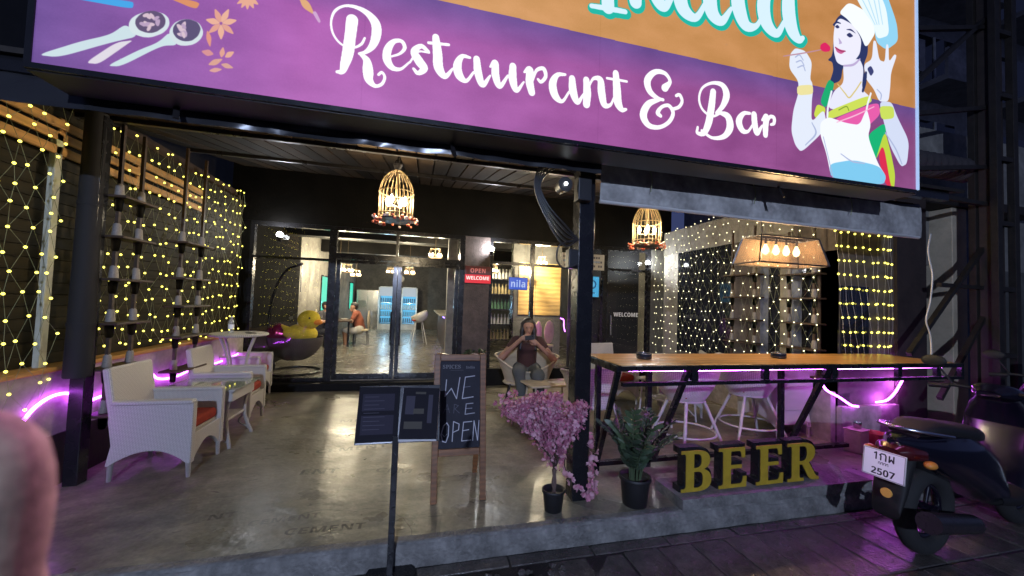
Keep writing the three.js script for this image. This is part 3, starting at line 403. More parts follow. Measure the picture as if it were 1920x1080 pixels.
// blue grey rolled awning over the bar
{
  const a = thing('roll_awning', 'blue grey canvas awning strip over the bar counter', 'awning');
  const g = new THREE.PlaneGeometry(3.85, 0.34, 80, 12), p = g.attributes.position;
  for (let i = 0; i < p.count; i++) { const x = p.getX(i), y = p.getY(i); p.setXYZ(i, x, y - 0.012 * Math.sin((x + 1.9) * 0.8), 0.008 * Math.cos(y * 8) + 0.014 * fb(x * 2, y * 5, 2, 3)); }
  g.computeVertexNormals();
  mk('canvas', metric(g), S({ color: lin(0.82, 0.82, 0.83), roughness: 0.85, map: rep(tConc, 0.8) }), a, [3.38, 2.64, -2.92], [0, 0, -0.008]);
  mk('bottom_bar', bar([1.46, 2.49, -2.93], [5.28, 2.46, -2.93], 0.018), M.whitePaint, a);
  mk('roller', bar([1.46, 2.83, -2.95], [5.28, 2.8, -2.95], 0.04), M.darkMetal, a);
  for (const x of [1.9, 3.0, 4.2]) mk('cord', tb([[x, 2.8, -2.87], [x + 0.02, 2.7, -2.86], [x + 0.01, 2.6, -2.865]], 0.004, 5), M.wire, a);
  mk('pull_cord', tb([[5.38, 2.5, -2.88], [5.34, 2.3, -2.88], [5.4, 2.05, -2.88], [5.36, 1.75, -2.88], [5.3, 1.55, -2.88], [5.36, 1.4, -2.88], [5.38, 1.13, -2.88]], 0.008, 6), M.whitePaint, a);
}
// centre post with cables and a floodlight
{
  // centre post
  const p = thing('centre_post', 'black square steel post between chalkboard and bar counter', 'post', [1.33, 0, -2.96]);
  mk('column', rb(0.14, 2.86, 0.14, 0, 1.43, 0, 0.006), M.blackMetal, p);
  mk('junction_box', rb(0.1, 0.16, 0.08, -0.1, 1.98, 0.02, 0.01), M.plastic, p);
  mk('junction_box', rb(0.12, 0.2, 0.1, -0.06, 2.55, 0.1, 0.01), M.plastic, p);
  const c = thing('cable_coil', 'loops of black cable hanging from the centre post', 'cable', [1.1, 2.55, -2.88]);
  for (let i = 0; i < 5; i++) mk('cable', tb([[0.1, 0.14, 0.02 * i], [-0.06 - 0.02 * i, 0.16 + 0.02 * i, 0.03], [-0.2 - 0.012 * i, 0.02, 0.02], [-0.15, -0.14 - 0.03 * i, 0.04], [0.02, -0.32 - 0.04 * i, 0.05], [0.14, -0.42, 0.03]], 0.008, 6, 40), M.plastic, c);
  mk('cable', tb([[0.12, -0.42, 0.05], [-0.03, -0.48, 0.04], [-0.04, -0.6, 0.03], [0.02, -0.66, 0.03], [0.14, -0.62, 0.04]], 0.007, 6, 40), M.plastic, c);
  const f = thing('floodlight', 'small black spotlight with a bright white lens on the centre post', 'spotlight', [1.09, 2.56, -2.8]);
  mk('housing', [cy(0.05, 0.06, 0.12, 0, 0, -0.05, 16, Math.PI / 2)], M.plastic, f);
  mk('lens', sp(0.014, 0.0, 0, 0.02), G.dot, f);
}

// ---------- lamps ----------
function birdcage(label, p) {
  const c = thing('birdcage_lamp', label, 'lamp', p, 0, 'birdcage lamps over the patio');
  const R = 0.175, bars = [];
  for (let i = 0; i < 22; i++) { const t = i / 22 * 6.2832, q = (r, y) => [r * Math.cos(t), y, r * Math.sin(t)]; mk('cage_bar', tb([q(R, 0), q(R, 0.14), q(R, 0.28), q(R * 0.93, 0.36), q(R * 0.68, 0.45), q(R * 0.3, 0.515), q(0.012, 0.53)], 0.003, 4, 16), M.brass, c); }
  for (const [y, r] of [[0.0, R], [0.05, R], [0.285, R + 0.001]]) mk('hoop', at(new THREE.TorusGeometry(r, 0.006, 5, 40), 0, y, 0, Math.PI / 2), M.brass, c);
  mk('base', cy(R, R, 0.014, 0, -0.008, 0, 28), M.darkMetal, c);
  mk('chain', [cy(0.008, 0.008, roofY(p[2]) - p[1] - 0.55, 0, (roofY(p[2]) - p[1] - 0.55) / 2 + 0.55, 0, 6), cy(0.03, 0.05, 0.05, 0, 0.56, 0), at(new THREE.TorusGeometry(0.025, 0.006, 5, 14), 0, 0.61, 0)], M.darkMetal, c);
  mk('lamp_stem', [cy(0.008, 0.008, 0.3, 0, 0.4, 0, 6), bar([-0.09, 0.14, -0.03], [0.09, 0.14, 0.03], 0.006), bar([-0.04, 0.14, 0.08], [0.04, 0.14, -0.08], 0.006)], M.brass, c);
  const roses = [S({ color: lin(0.5, 0.1, 0.05), roughness: 0.7 }), S({ color: lin(0.6, 0.45, 0.4), roughness: 0.7 })];
  for (let i = 0; i < 20; i++) { const t = i / 20 * 6.2832 + rr(-0.1, 0.1); mk('flower', [sp(rr(0.018, 0.028), (R + 0.03) * Math.cos(t), rr(-0.03, 0.02), (R + 0.03) * Math.sin(t), 1, 0.8, 1, 7, 5), sp(0.014, (R + 0.05) * Math.cos(t + 0.1), rr(-0.04, 0.02), (R + 0.05) * Math.sin(t + 0.1), 1, 1, 1, 6, 4)], roses[i % 3 ? 0 : 1], c); }
  for (const [x, z] of [[-0.09, -0.03], [0.09, 0.03], [-0.04, 0.08], [0.04, -0.08]]) {
    mk('bulb', lathe([[0.001, 0.25], [0.012, 0.235], [0.024, 0.205], [0.024, 0.19], [0.014, 0.165], [0.011, 0.15]], 10), G.warm, c, [x, 0, z]);
    lamp(c, [x, 0.2, z], 1.6, lin(1, 0.8, 0.5), 0.5);
  }
  return c;
}
birdcage('birdcage lamp with rose garland hanging before the glass doors', [-0.29, 2.43, -4.12]);
birdcage('birdcage lamp with rose garland hanging near the bar awning', [2.82, 2.4, -4.3]);
{ // bar lantern: a tapered box of gauze in a thin frame, four bulbs in a row
  const l = thing('bar_lantern', 'long tapered gauze lantern with four glowing bulbs over bar', 'lamp', [3.79, 2.1, -3.27]);
  const w0 = 0.46, d0 = 0.17, w1 = 0.38, d1 = 0.12, h = 0.29, q = (w, d, y) => [[-w, y, d], [w, y, d], [w, y, -d], [-w, y, -d]];
  const lo = q(w0, d0, 0), hi = q(w1, d1, h);
  for (let i = 0; i < 4; i++) { const j = (i + 1) % 4; mk('frame_bar', sq(lo[i], lo[j], 0.014), M.darkMetal, l); mk('frame_bar', sq(hi[i], hi[j], 0.014), M.darkMetal, l); mk('frame_bar', sq(lo[i], hi[i], 0.014), M.darkMetal, l); }
  const gz = S({ color: lin(0.17, 0.115, 0.075), transparent: true, opacity: 0.5, roughness: 0.9 });
  for (let i = 0; i < 4; i++) { const j = (i + 1) % 4, g = new THREE.BufferGeometry(); g.setAttribute('position', new THREE.Float32BufferAttribute([lo[i], lo[j], hi[j], lo[i], hi[j], hi[i]].flat(), 3)); g.computeVertexNormals(); mk('gauze_panel', g, gz, l); }
  mk('hanger', [sq([-0.35, h, 0], [0.35, h, 0], 0.02), bar([-0.25, h, 0], [-0.25, 0.78, 0], 0.004), bar([0.25, h, 0], [0.25, 0.78, 0], 0.004)], M.darkMetal, l);
  for (const x of [-0.2, -0.06, 0.08, 0.22]) {
    mk('bulb_holder', [cy(0.012, 0.012, 0.07, x, 0.255, 0)], M.darkMetal, l);
    mk('bulb', at(lathe([[0.001, 0], [0.022, 0.012], [0.034, 0.04], [0.03, 0.065], [0.016, 0.1], [0.012, 0.115]], 12), x, 0.105, 0), glow(1, 0.62, 0.25, 7), l);
    lamp(l, [x, 0.15, 0], 0.75, lin(1, 0.64, 0.3), 0.5);
  }
}
for (const [x, y, lb] of [[-2.33, 2.6, 'white globe wall lamp over the window with the plush duck'], [1.28, 2.6, 'white globe wall lamp above the red OPEN sign'], [4.63, 2.53, 'white globe wall lamp above the WELCOME door']]) {
  const w = thing('wall_lamp', lb, 'lamp', [x, y, -7.0], 0, 'white wall lamps on the shop front');
  mk('bracket', [sq([0, -0.02, -0.09], [0, -0.02, 0], 0.02), cy(0.03, 0.045, 0.05, 0, -0.065, 0), cy(0.045, 0.02, 0.03, 0, -0.105, 0)], M.darkMetal, w);
  mk('bulb_globe', sp(0.05, 0, 0, 0), G.white, w); lamp(w, [0, 0, 0], 2.2, lin(0.95, 0.97, 1), 1);
}

// ---------- fairy light nets ----------
function net(label, group, x, dir, z0, z1, yTop, yBot, mat, sag = 0, step = 0.142) {
  const n = thing('fairy_light_net', label, 'fairy lights', [x, 0, 0], 0, group), g = new THREE.IcosahedronGeometry(dir > 0 ? 0.01 : 0.0085, 1);
  const rows = Math.round((yTop(z0) - yBot(z0)) / 0.152), cols = Math.round((z0 - z1) / step), pts = [];
  for (let j = 0; j <= rows; j++) {
    const row = [];
    for (let i = 0; i <= cols; i++) {
      const z = z0 - (i + (j % 2) * 0.5) * step, t = (z0 - z) / (z0 - z1); if (z < z1 - 0.01) continue;
      const y = yTop(z) + (yBot(z) - yTop(z)) * j / rows - sag * Math.sin(Math.PI * Math.min(1, t)) * (j / rows) + rr(-0.03, 0.03) + 0.035 * Math.sin(z * 2.3 + j * 0.4);
      const p = [dir * Math.abs(rr(0, 0.05)), y, z + rr(-0.035, 0.035)];
      row.push(p); mk('bulb', g, mat, n, p);
    }
    pts.push(row);
  }
  const ws = [];
  for (let j = 0; j < pts.length - 1; j++) for (let i = 0; i < pts[j].length; i++) for (const k of j % 2 ? [i, i + 1] : [i - 1, i]) if (pts[j + 1][k]) ws.push(bar(pts[j][i], pts[j + 1][k], 0.0017, 0.0017, 3));
  mk('wire', ws, M.wire, n);
  const l = new THREE.RectAreaLight(mat.emissive, 0.005, z0 - z1, yTop(z0) - yBot(z0)); l.position.set(dir * 0.05, (yTop(z0) + yBot(z0)) / 2, (z0 + z1) / 2); l.lookAt(x + dir * 3, (yTop(z0) + yBot(z0)) / 2, (z0 + z1) / 2); n.add(l); l.rotation.set(0, dir > 0 ? -Math.PI / 2 : Math.PI / 2, 0);
  return n;
}
const leftTop = (z) => 3.06 + 0.03 * Math.sin(z * 5) + Math.max(0, -5 - z) * 0.09;
net('yellow fairy light net on fence between street and steel post', 'fairy light nets on the fence', -2.79, 1, -2.85, -3.72, leftTop, () => 0.72, G.fairy, 0);
net('yellow fairy light net on fence between steel post and shop front', 'fairy light nets on the fence', -2.79, 1, -3.98, -6.75, leftTop, () => 1.03, G.fairy, 0);
net('pale fairy light net over the grey pillar beside the WELCOME door', 'fairy light nets behind the bar', 4.82, -1, -4.95, -7.0, (z) => 3.14, (z) => 0.66, G.fairyPale, 0);
net('pale fairy light net over the dark side windows behind the bar', 'fairy light nets behind the bar', 4.8, -1, -3.6, -4.85, (z) => 3.12 - (z + 4.85) * 0.28, () => 0.78, G.fairyPale, 0);
{ // bunched strings at the end of that wall
  const n = thing('fairy_light_string', 'bunched yellow fairy light strings at the brown end pier', 'fairy lights', [0, 0, -3.59]), g = new THREE.IcosahedronGeometry(0.012, 1);
  for (let i = 0; i < 10; i++) { const x = [5.0, 5.1, 5.2, 5.32, 5.45, 5.58, 5.72, 5.83, 5.9, 5.96][i], pts = []; for (let j = 0; j < 10; j++) { const p = [x + rr(-0.01, 0.01) + (i < 6 ? j * 0.02 : 0), 2.62 - j * 0.178 + rr(-0.01, 0.01), rr(0, 0.02)]; pts.push(p); mk('bulb', g, G.fairy, n, p); } mk('wire', tb(pts, 0.0016, 3, 40), M.whitePaint, n); }
}
// ---------- purple LED strips ----------
function led(label, pts, r = 0.012, m = G.led) {
  const o = thing('led_strip', label, 'LED strip');
  mk('led_tube', tb(pts, r, 8, pts.length * 10), m, o);
  const c = new THREE.CatmullRomCurve3(pts.map((p) => V(...p)));
  for (const t of [0.25, 0.75]) lamp(o, c.getPoint(t).toArray(), 0.35, lin(0.72, 0.13, 1), 0.25);
  return o;
}
led('purple LED strip drooping on low wall beside the steel post', [[-2.76, 0.42, -3.2], [-2.77, 0.55, -3.46], [-2.77, 0.69, -3.6], [-2.77, 0.745, -3.75], [-2.77, 0.72, -3.9], [-2.77, 0.62, -3.98], [-2.77, 0.62, -4.15], [-2.77, 0.66, -4.5]]);
led('purple LED strip on low wall behind the glass topped wicker table', [[-2.77, 0.68, -4.6], [-2.77, 0.75, -4.78], [-2.77, 0.63, -4.97], [-2.77, 0.59, -5.3], [-2.77, 0.63, -5.7], [-2.77, 0.6, -6.2], [-2.77, 0.64, -6.9]]);
led('purple LED strip fixed under the bar counter edge', [[1.7, 1.07, -2.81], [2.6, 1.066, -2.81], [3.5, 1.069, -2.81], [4.4, 1.064, -2.81], [5.2, 1.07, -2.81], [5.4, 1.07, -2.81]], 0.01, G.ledBar);
led('purple LED strip sagging over the low plaster wall beyond the bar', [[4.72, 0.74, -3.52], [4.8, 0.67, -3.53], [5.0, 0.58, -3.53], [5.2, 0.475, -3.53], [5.3, 0.46, -3.53]]);
led('short purple LED strip curling by the brown end pier', [[6.1, 0.8, -3.54], [6.02, 0.7, -3.54], [5.93, 0.6, -3.54], [5.8, 0.52, -3.54], [5.62, 0.5, -3.54]]);
led('short purple LED strip inside the window behind the seated woman', [[2.86, 1.3, -7.4], [2.93, 1.27, -7.4], [2.94, 1.15, -7.4], [2.97, 1.02, -7.4]], 0.006);

// ---------- wicker armchairs and tables along the low wall ----------
// local: faces +x, width along z, base at the origin
function armchair(label, p, turn, group) {
  const c = thing('wicker_armchair', label, 'armchair', p, turn, group);
  const side = new THREE.Shape(); side.moveTo(-0.285, 0.14); side.quadraticCurveTo(-0.14, 0.25, 0, 0.25); side.quadraticCurveTo(0.14, 0.25, 0.27, 0.13); side.lineTo(0.29, 0.13); side.lineTo(0.29, 0.635); side.lineTo(-0.27, 0.635); side.lineTo(-0.3, 0.5); side.lineTo(-0.27, 0.3); side.lineTo(-0.3, 0.14);
  for (const z of [-0.27, 0.22]) mk('side_panel', metric(ext(side, 0.05, 0.006).translate(0, 0, z)), M.wicker, c);
  for (const z of [-0.25, 0.25]) mk('armrest', rb(0.58, 0.035, 0.085, 0.0, 0.648, z, 0.015), M.wicker, c);
  const ap = new THREE.Shape(); ap.moveTo(-0.22, 0.13); ap.quadraticCurveTo(-0.1, 0.26, 0, 0.26); ap.quadraticCurveTo(0.1, 0.26, 0.22, 0.13); ap.lineTo(0.22, 0.36); ap.lineTo(-0.22, 0.36);
  mk('apron', metric(ext(ap, 0.03, 0.004).rotateY(Math.PI / 2).translate(0.255, 0, 0)), M.wicker, c);
  mk('backrest', rb(0.06, 0.6, 0.52, -0.31, 0.64, 0, 0.02, 0, 0, 0.16), M.wicker, c);
  mk('back_skirt', rb(0.04, 0.22, 0.44, -0.26, 0.27, 0, 0.01), M.wicker, c);
  mk('seat', rb(0.5, 0.05, 0.43, 0.0, 0.355, 0, 0.01), M.wicker, c);
  mk('cushion', rb(0.5, 0.1, 0.42, 0.015, 0.43, 0, 0.035), M.cushion, c);
  for (const [x, z] of [[0.265, 0.245], [0.265, -0.245], [-0.28, 0.245], [-0.28, -0.245]]) mk('leg', bar([x * 1.03, 0, z], [x, 0.2, z], 0.016, 0.024), M.wicker, c);
  return c;
}
const wallChairs = 'wicker armchairs along the low wall';
armchair('white wicker armchair with red cushion nearest the steel post', [-2.16, 0, -4.11], 0.0, wallChairs);
armchair('white wicker armchair with red cushion behind the glass topped table', [-2.22, 0, -5.36], 0.05, wallChairs);
armchair('white wicker armchair with red cushion beside the shop front step', [-2.58, 0, -6.62], 0.0, wallChairs);
{
  const t = thing('wicker_table', 'white wicker table with glass top between the armchairs', 'table', [-2.15, 0, -4.74]);
  mk('glass_top', rb(0.72, 0.008, 0.6, 0, 0.612, 0, 0.003), Ph({ color: lin(0.85, 0.9, 0.85), roughness: 0.03, transmission: 0.9, thickness: 0, ior: 1.5 }), t);
  mk('top', rb(0.66, 0.03, 0.55, 0, 0.592, 0, 0.01), M.wicker, t);
  mk('apron', [rb(0.62, 0.1, 0.025, 0, 0.53, 0.25, 0.005), rb(0.62, 0.1, 0.025, 0, 0.53, -0.25, 0.005), rb(0.025, 0.1, 0.5, 0.3, 0.53, 0, 0.005), rb(0.025, 0.1, 0.5, -0.3, 0.53, 0, 0.005)], M.wicker, t);
  mk('shelf', rb(0.5, 0.025, 0.42, 0, 0.27, 0, 0.008), M.wicker, t);
  for (const x of [-1, 1]) for (const z of [-1, 1]) {
    mk('leg', tb([[x * 0.3, 0.58, z * 0.25], [x * 0.25, 0.4, z * 0.22], [x * 0.25, 0.22, z * 0.21], [x * 0.31, 0, z * 0.26]], 0.018, 8, 18), M.wicker, t);
    mk('strut', tb([[x * 0.26, 0.25, z * 0.2], [x * 0.18, 0.13, z * 0.24], [x * 0.3, 0.05, z * 0.25]], 0.009, 6, 14), M.wicker, t);
  }
  const b = thing('bar_table', 'tall round white wicker table holding a water bottle', 'table', [-2.42, 0, -5.98]);
  mk('table_top', cy(0.33, 0.33, 0.035, 0, 1.03, 0, 36), M.wicker, b);
  mk('rim', at(new THREE.TorusGeometry(0.33, 0.018, 8, 40), 0, 1.03, 0, Math.PI / 2), M.wicker, b);
  for (let i = 0; i < 4; i++) { const a = i * Math.PI / 2 + 0.5, q = (r, y) => [r * Math.cos(a), y, r * Math.sin(a)]; mk('leg', tb([q(0.27, 1.02), q(0.16, 0.75), q(0.12, 0.45), q(0.18, 0.2), q(0.28, 0)], 0.016, 7, 24), M.wicker, b); }
  mk('foot_ring', at(new THREE.TorusGeometry(0.15, 0.01, 6, 30), 0, 0.3, 0, Math.PI / 2), M.wicker, b);
  const w = thing('water_bottle', 'clear plastic water bottle on the round wicker table', 'bottle', [-2.5, 1.049, -5.92]);
  mk('bottle_body', lathe([[0.001, 0], [0.032, 0], [0.034, 0.02], [0.031, 0.06], [0.034, 0.1], [0.034, 0.15], [0.022, 0.185], [0.013, 0.2], [0.013, 0.215]], 18), Ph({ color: lin(0.9, 0.93, 0.95), roughness: 0.08, transmission: 0.85, thickness: 0, ior: 1.4 }), w);
  mk('cap', cy(0.015, 0.015, 0.018, 0, 0.222, 0), M.whitePaint, w); mk('paper_wrap', cy(0.0346, 0.0346, 0.06, 0, 0.09, 0, 18), S({ color: lin(0.7, 0.75, 0.8), roughness: 0.5 }), w);
  tag(mk('phone', rb(0.075, 0.009, 0.15, -2.27, 1.054, -5.95, 0.004, 0, 0.8), M.plastic), 'black phone lying on the round wicker table', 'phone');
}
// hanging plank shelves: bobbin uprights carrying short planks
function hangingShelf(label, p, turn, w, ys, top) {
  const s = thing('hanging_shelf', label, 'shelf', p, turn, 'hanging plank shelves');
  const bob = (dir) => lathe([[0.02, 0], [0.034, 0.004], [0.026, 0.1], [0.014, 0.112]], 8).scale(1, dir, 1);
  for (const y of ys) {
    mk('plank', rb(0.2, 0.022, w + 0.16, 0, y, 0, 0.006), M.darkWood, s);
    for (const z of [-w / 2, w / 2]) { mk('bobbin', bob(1), M.bobbin, s, [0, y + 0.013, z]); mk('bobbin', bob(-1), M.bobbin, s, [0, y - 0.013, z]); }
  }
  for (const z of [-w / 2, w / 2]) mk('upright', b2(-0.013, 0.013, ys[0] - 0.1, top, z - 0.013, z + 0.013), M.darkWood, s);
  return s;
}
hangingShelf('hanging plank shelf with white bobbins beside the steel post', [-2.6, 0, -4.12], 0, 0.26, [0.52, 0.91, 1.3, 1.68, 2.05, 2.4], 3.05);
hangingShelf('hanging plank shelf with white bobbins above glass topped table', [-2.6, 0, -5.1], 0, 0.38, [0.72, 1.09, 1.43, 1.74, 2.14], 3.2);
hangingShelf('hanging plank shelf with white bobbins on the taupe pillar behind bar', [4.93, 0, -4.88], 0, 0.42, [0.75, 1.1, 1.45, 1.8, 2.15], 2.9);
hangingShelf('hanging plank shelf with white bobbins by the brown framed side window', [4.93, 0, -3.95], 0, 0.34, [0.78, 1.12, 1.45, 1.78, 2.1], 2.7);

// ---------- bar counter ----------
{
  const t = thing('bar_counter', 'long wooden bar counter on slanting black steel legs', 'bar counter');
  for (let i = 0; i < 4; i++) mk('top_board', rb(3.9, 0.034, 0.17, 3.56, 1.103, -2.845 - i * 0.172, 0.006), M.barTop, t);
  mk('front_rail', b2(1.58, 5.52, 1.078, 1.118, -2.758, -2.72), M.blackMetal, t);
  mk('front_rail', b2(1.6, 5.52, 0.955, 0.985, -2.757, -2.722), M.blackMetal, t);
  mk('end_rail', b2(1.54, 1.579, 1.07, 1.12, -3.47, -2.72), M.blackMetal, t);
  mk('end_rail', b2(5.521, 5.56, 0.955, 1.118, -2.758, -2.72), M.blackMetal, t);
  mk('end_rail', b2(5.521, 5.56, 1.07, 1.118, -3.47, -2.759), M.blackMetal, t);
  mk('back_rail', b2(1.58, 5.52, 1.05, 1.084, -3.46, -3.42), M.blackMetal, t);
  for (const x of [1.72, 2.28, 3.95]) mk('leg', rb(0.05, 1.05, 0.05, x, 0.53, -3.39, 0.004), M.blackMetal, t);
  for (const [x, b] of [[1.58, 1.72], [2.24, 2.34], [3.78, 4.02]]) mk('brace', sq([x, 1.07, -2.77], [b, 0.1, -3.37], 0.042), M.blackMetal, t);
  mk('bottom_rail', b2(1.7, 5.2, 0.05, 0.09, -3.415, -3.365), M.blackMetal, t);
  for (const x of [2.3, 3.05, 3.85, 4.7, 5.25]) mk('hanger', b2(x - 0.03, x + 0.03, 0.985, 1.078, -2.79, -2.755), M.blackMetal, t);
  [[2.03, -3.1, 'black glass ashtray on the bar beside the centre post'], [3.6, -3.12, 'black glass ashtray on the bar below the gauze lantern']].forEach(([x, z, lb]) => {
    const a = thing('ashtray', lb, 'ashtray', [x, 1.121, z], 0, 'ashtrays on the bar counter');
    mk('bowl', lathe([[0.001, 0.004], [0.05, 0.004], [0.055, 0.012], [0.06, 0.05], [0.068, 0.05], [0.07, 0.008], [0.062, 0], [0.001, 0]], 24), M.darkGlass, a);
    mk('rim', at(new THREE.TorusGeometry(0.064, 0.005, 6, 28), 0, 0.05, 0, Math.PI / 2), M.steel, a);
  });
}
// white mesh bar stools behind the counter
function stool(label, p, turn) {
  const s = thing('bar_stool', label, 'bar stool', p, turn, 'white bar stools behind the counter'); s.scale.set(1.1, 1.02, 1.05);
  // bucket shell: a bowl with the front cut low, so faces -z (towards the counter) are open
  const top = (a) => 0.5 * (1 - 0.5 * Math.max(0, Math.sin(-a)) ** 1.5), g = new THREE.CylinderGeometry(0.37, 0.2, 0.5, 44, 10, true), q = g.attributes.position;
  for (let i = 0; i < q.count; i++) { const x = q.getX(i), y = q.getY(i), z = q.getZ(i), a = Math.atan2(z, x), up = (y + 0.25) / 0.5, w = 1 + 0.28 * Math.sin(Math.PI * Math.min(1, up * 0.9)) * (1 - up * 0.6); q.setXYZ(i, x * w, up * top(a), z * w * 0.86); }
  g.computeVertexNormals();
  const shell = mk('seat_shell', g, M.wickerFine ??= S({ color: lin(0.72, 0.69, 0.64), map: rep(tWeaveC, 13, 4), roughness: 0.5, bumpMap: rep(tWeave, 13, 4), bumpScale: 0.003 }), s, [0, 0.52, 0]);
  mk('rim', tb(Array.from({ length: 28 }, (_, i) => { const a = i / 28 * 6.2832, r = 0.37 * (1 + 0.28 * Math.sin(Math.PI * 0.9) * 0.4); return [r * Math.cos(a), top(a), r * 0.86 * Math.sin(a)]; }), 0.012, 6, 60, true), M.whitePaint, shell);
  mk('seat', sp(0.21, 0, 0.525, 0, 1, 0.16, 0.88, 24, 10), M.whitePaint, s);
  mk('cushion', rb(0.36, 0.07, 0.32, 0, 0.6, 0, 0.03), M.cushion, s);
  for (const x of [-1, 1]) for (const z of [-1, 1]) mk('leg', bar([x * 0.3, 0, z * 0.25], [x * 0.13, 0.52, z * 0.12], 0.015, 0.018), M.whitePaint, s);
  mk('foot_ring', at(new THREE.TorusGeometry(0.3, 0.012, 7, 40), 0, 0.17, 0, Math.PI / 2), M.whitePaint, s);
}
stool('white mesh bar stool at counter end beside the green potted plant', [3.08, 0, -3.84], 0.2);
stool('white mesh bar stool behind counter below the gauze lantern', [4.12, 0, -3.98], -0.15);

// ---------- seating behind the bar and by the window ----------
function tubChair(name, label, p, turn, shellMat, legMat) { // rounded shell chair, faces +z
  const c = thing(name, label, 'chair', p, turn);
  const g = new THREE.CylinderGeometry(0.36, 0.26, 0.5, 44, 10, true), q = g.attributes.position;
  for (let i = 0; i < q.count; i++) { const x = q.getX(i), y = q.getY(i), z = q.getZ(i), a = Math.atan2(z, x), up = (y + 0.25) / 0.5, f = Math.max(0, Math.sin(a)), cut = 1 - 0.55 * f * f - 0.12 * Math.cos(a) ** 2; q.setXYZ(i, x * (1 + 0.12 * Math.cos(a) ** 2 * up * up), -0.25 + up * 0.5 * cut, z * (f > 0 ? 0.72 : 0.92)); }
  g.computeVertexNormals();
  mk('shell', g, shellMat, c, [0, 0.6, 0]);
  mk('rim', tb(Array.from({ length: 30 }, (_, i) => { const a = i / 30 * 6.2832, f = Math.max(0, Math.sin(a)), cut = 1 - 0.55 * f * f - 0.12 * Math.cos(a) ** 2; return [0.36 * Math.cos(a) * (1 + 0.12 * Math.cos(a) ** 2), 0.35 + 0.5 * cut, 0.36 * Math.sin(a) * (f > 0 ? 0.72 : 0.92)]; }), 0.014, 6, 70, true), shellMat, c);
  mk('seat', sp(0.3, 0, 0.38, 0, 1, 0.22, 0.85, 24, 10), shellMat, c);
  for (const x of [-1, 1]) for (const z of [-1, 1]) mk('leg', bar([x * 0.26, 0, z * 0.24], [x * 0.2, 0.38, z * 0.18], 0.011), legMat, c);
  return c;
}
const tub = tubChair('tub_chair', 'cream shell chair under the seated woman', [1.64, 0, -5.62], -0.24, M.cream, M.darkMetal); tub.scale.set(1.22, 1.0, 1.08);
const rib = S({ color: lin(0.74, 0.72, 0.68), roughness: 0.5, map: rep(tWeaveC, 11, 3), bumpMap: rep(tWeave, 11, 3), bumpScale: 0.004 });
const roundChair = (label, p, turn) => { const c = tubChair('round_wicker_chair', label, p, turn, rib, M.whitePaint); c.scale.setScalar(1.02); mk('cushion', rb(0.36, 0.28, 0.1, 0, 0.68, -0.2, 0.045, -0.15), M.cushion, c); return c; };
roundChair('white ribbed wicker tub chair with red cushion behind the centre post', [2.12, 0, -4.35], Math.PI + 0.1);
armchair('white wicker armchair with red cushion backing onto the bar stools', [4.66, 0, -4.12], Math.PI * 0.5);
armchair('white wicker armchair with orange cushion before the WELCOME door', [3.2, 0, -5.75], -1.35);
armchair('white wicker armchair facing the low table behind the bar', [3.95, 0, -5.1], 2.6);
{
  const t = thing('low_table', 'small cream table with papers before the seated woman', 'table', [1.8, 0, -5.0], 0.1);
  mk('table_top', rb(0.72, 0.03, 0.42, 0, 0.49, 0, 0.01), M.cream, t);
  for (const x of [-1, 1]) for (const z of [-1, 1]) { mk('leg', bar([x * 0.3, 0, z * 0.17], [x * 0.27, 0.48, z * 0.15], 0.014), M.cream, t); mk('strut', bar([x * 0.29, 0.12, z * 0.16], [0, 0.32, z * 0.16], 0.008), M.cream, t); }
  tag(mk('paper_sheet', rb(0.21, 0.004, 0.15, 1.9, 0.509, -4.98, 0.001, 0, 0.4), S({ color: lin(0.75, 0.75, 0.7), roughness: 0.7 })), 'white paper sheet lying on the cream low table', 'paper');
  const u = thing('side_table', 'white wicker side table with crossed struts behind the stools', 'table', [3.5, 0, -4.75], 0.3);
  mk('table_top', rb(0.6, 0.035, 0.6, 0, 0.56, 0, 0.01), M.wicker, u); mk('shelf', rb(0.42, 0.02, 0.42, 0, 0.3, 0, 0.006), M.wicker, u);
  for (const x of [-1, 1]) for (const z of [-1, 1]) { mk('leg', bar([x * 0.27, 0, z * 0.27], [x * 0.24, 0.55, z * 0.24], 0.014), M.whitePaint, u); mk('strut', bar([x * 0.26, 0.08, z * 0.26], [x * 0.1, 0.3, z * 0.1], 0.008), M.whitePaint, u); }
  const s = thing('plank_stool', 'small cream plank stool pushed under the low table', 'stool', [1.45, 0, -4.75], 0.4);
  mk('seat', rb(0.36, 0.03, 0.3, 0, 0.34, 0, 0.01), M.cream, s);
  for (const x of [-1, 1]) for (const z of [-1, 1]) mk('leg', bar([x * 0.18, 0, z * 0.15], [x * 0.13, 0.33, z * 0.11], 0.012), M.cream, s);
  const b = thing('storage_box', 'cream storage box with a metal cup beside the bar end', 'box', [5.02, 0, -3.36], 0.2);
  mk('box_body', rb(0.2, 0.24, 0.16, 0, 0.12, 0, 0.01), M.cream, b); mk('lid', rb(0.21, 0.02, 0.17, 0, 0.251, 0, 0.006), M.cream, b);
  tag(mk('metal_cup', lathe([[0.001, 0], [0.035, 0], [0.04, 0.07], [0.037, 0.07], [0.032, 0.006], [0.001, 0.006]], 18), M.steel, null, [5.05, 0.262, -3.37]), 'small metal cup standing on the cream storage box', 'cup');
  tag(mk('red_bucket', lathe([[0.001, 0], [0.08, 0], [0.1, 0.22], [0.106, 0.225], [0.1, 0.23], [0.094, 0.22], [0.075, 0.008], [0.001, 0.008]], 22), S({ color: lin(0.42, 0.04, 0.06), roughness: 0.45 }), null, [5.22, 0, -3.3]), 'red plastic bucket beside the cream storage box', 'bucket');
}

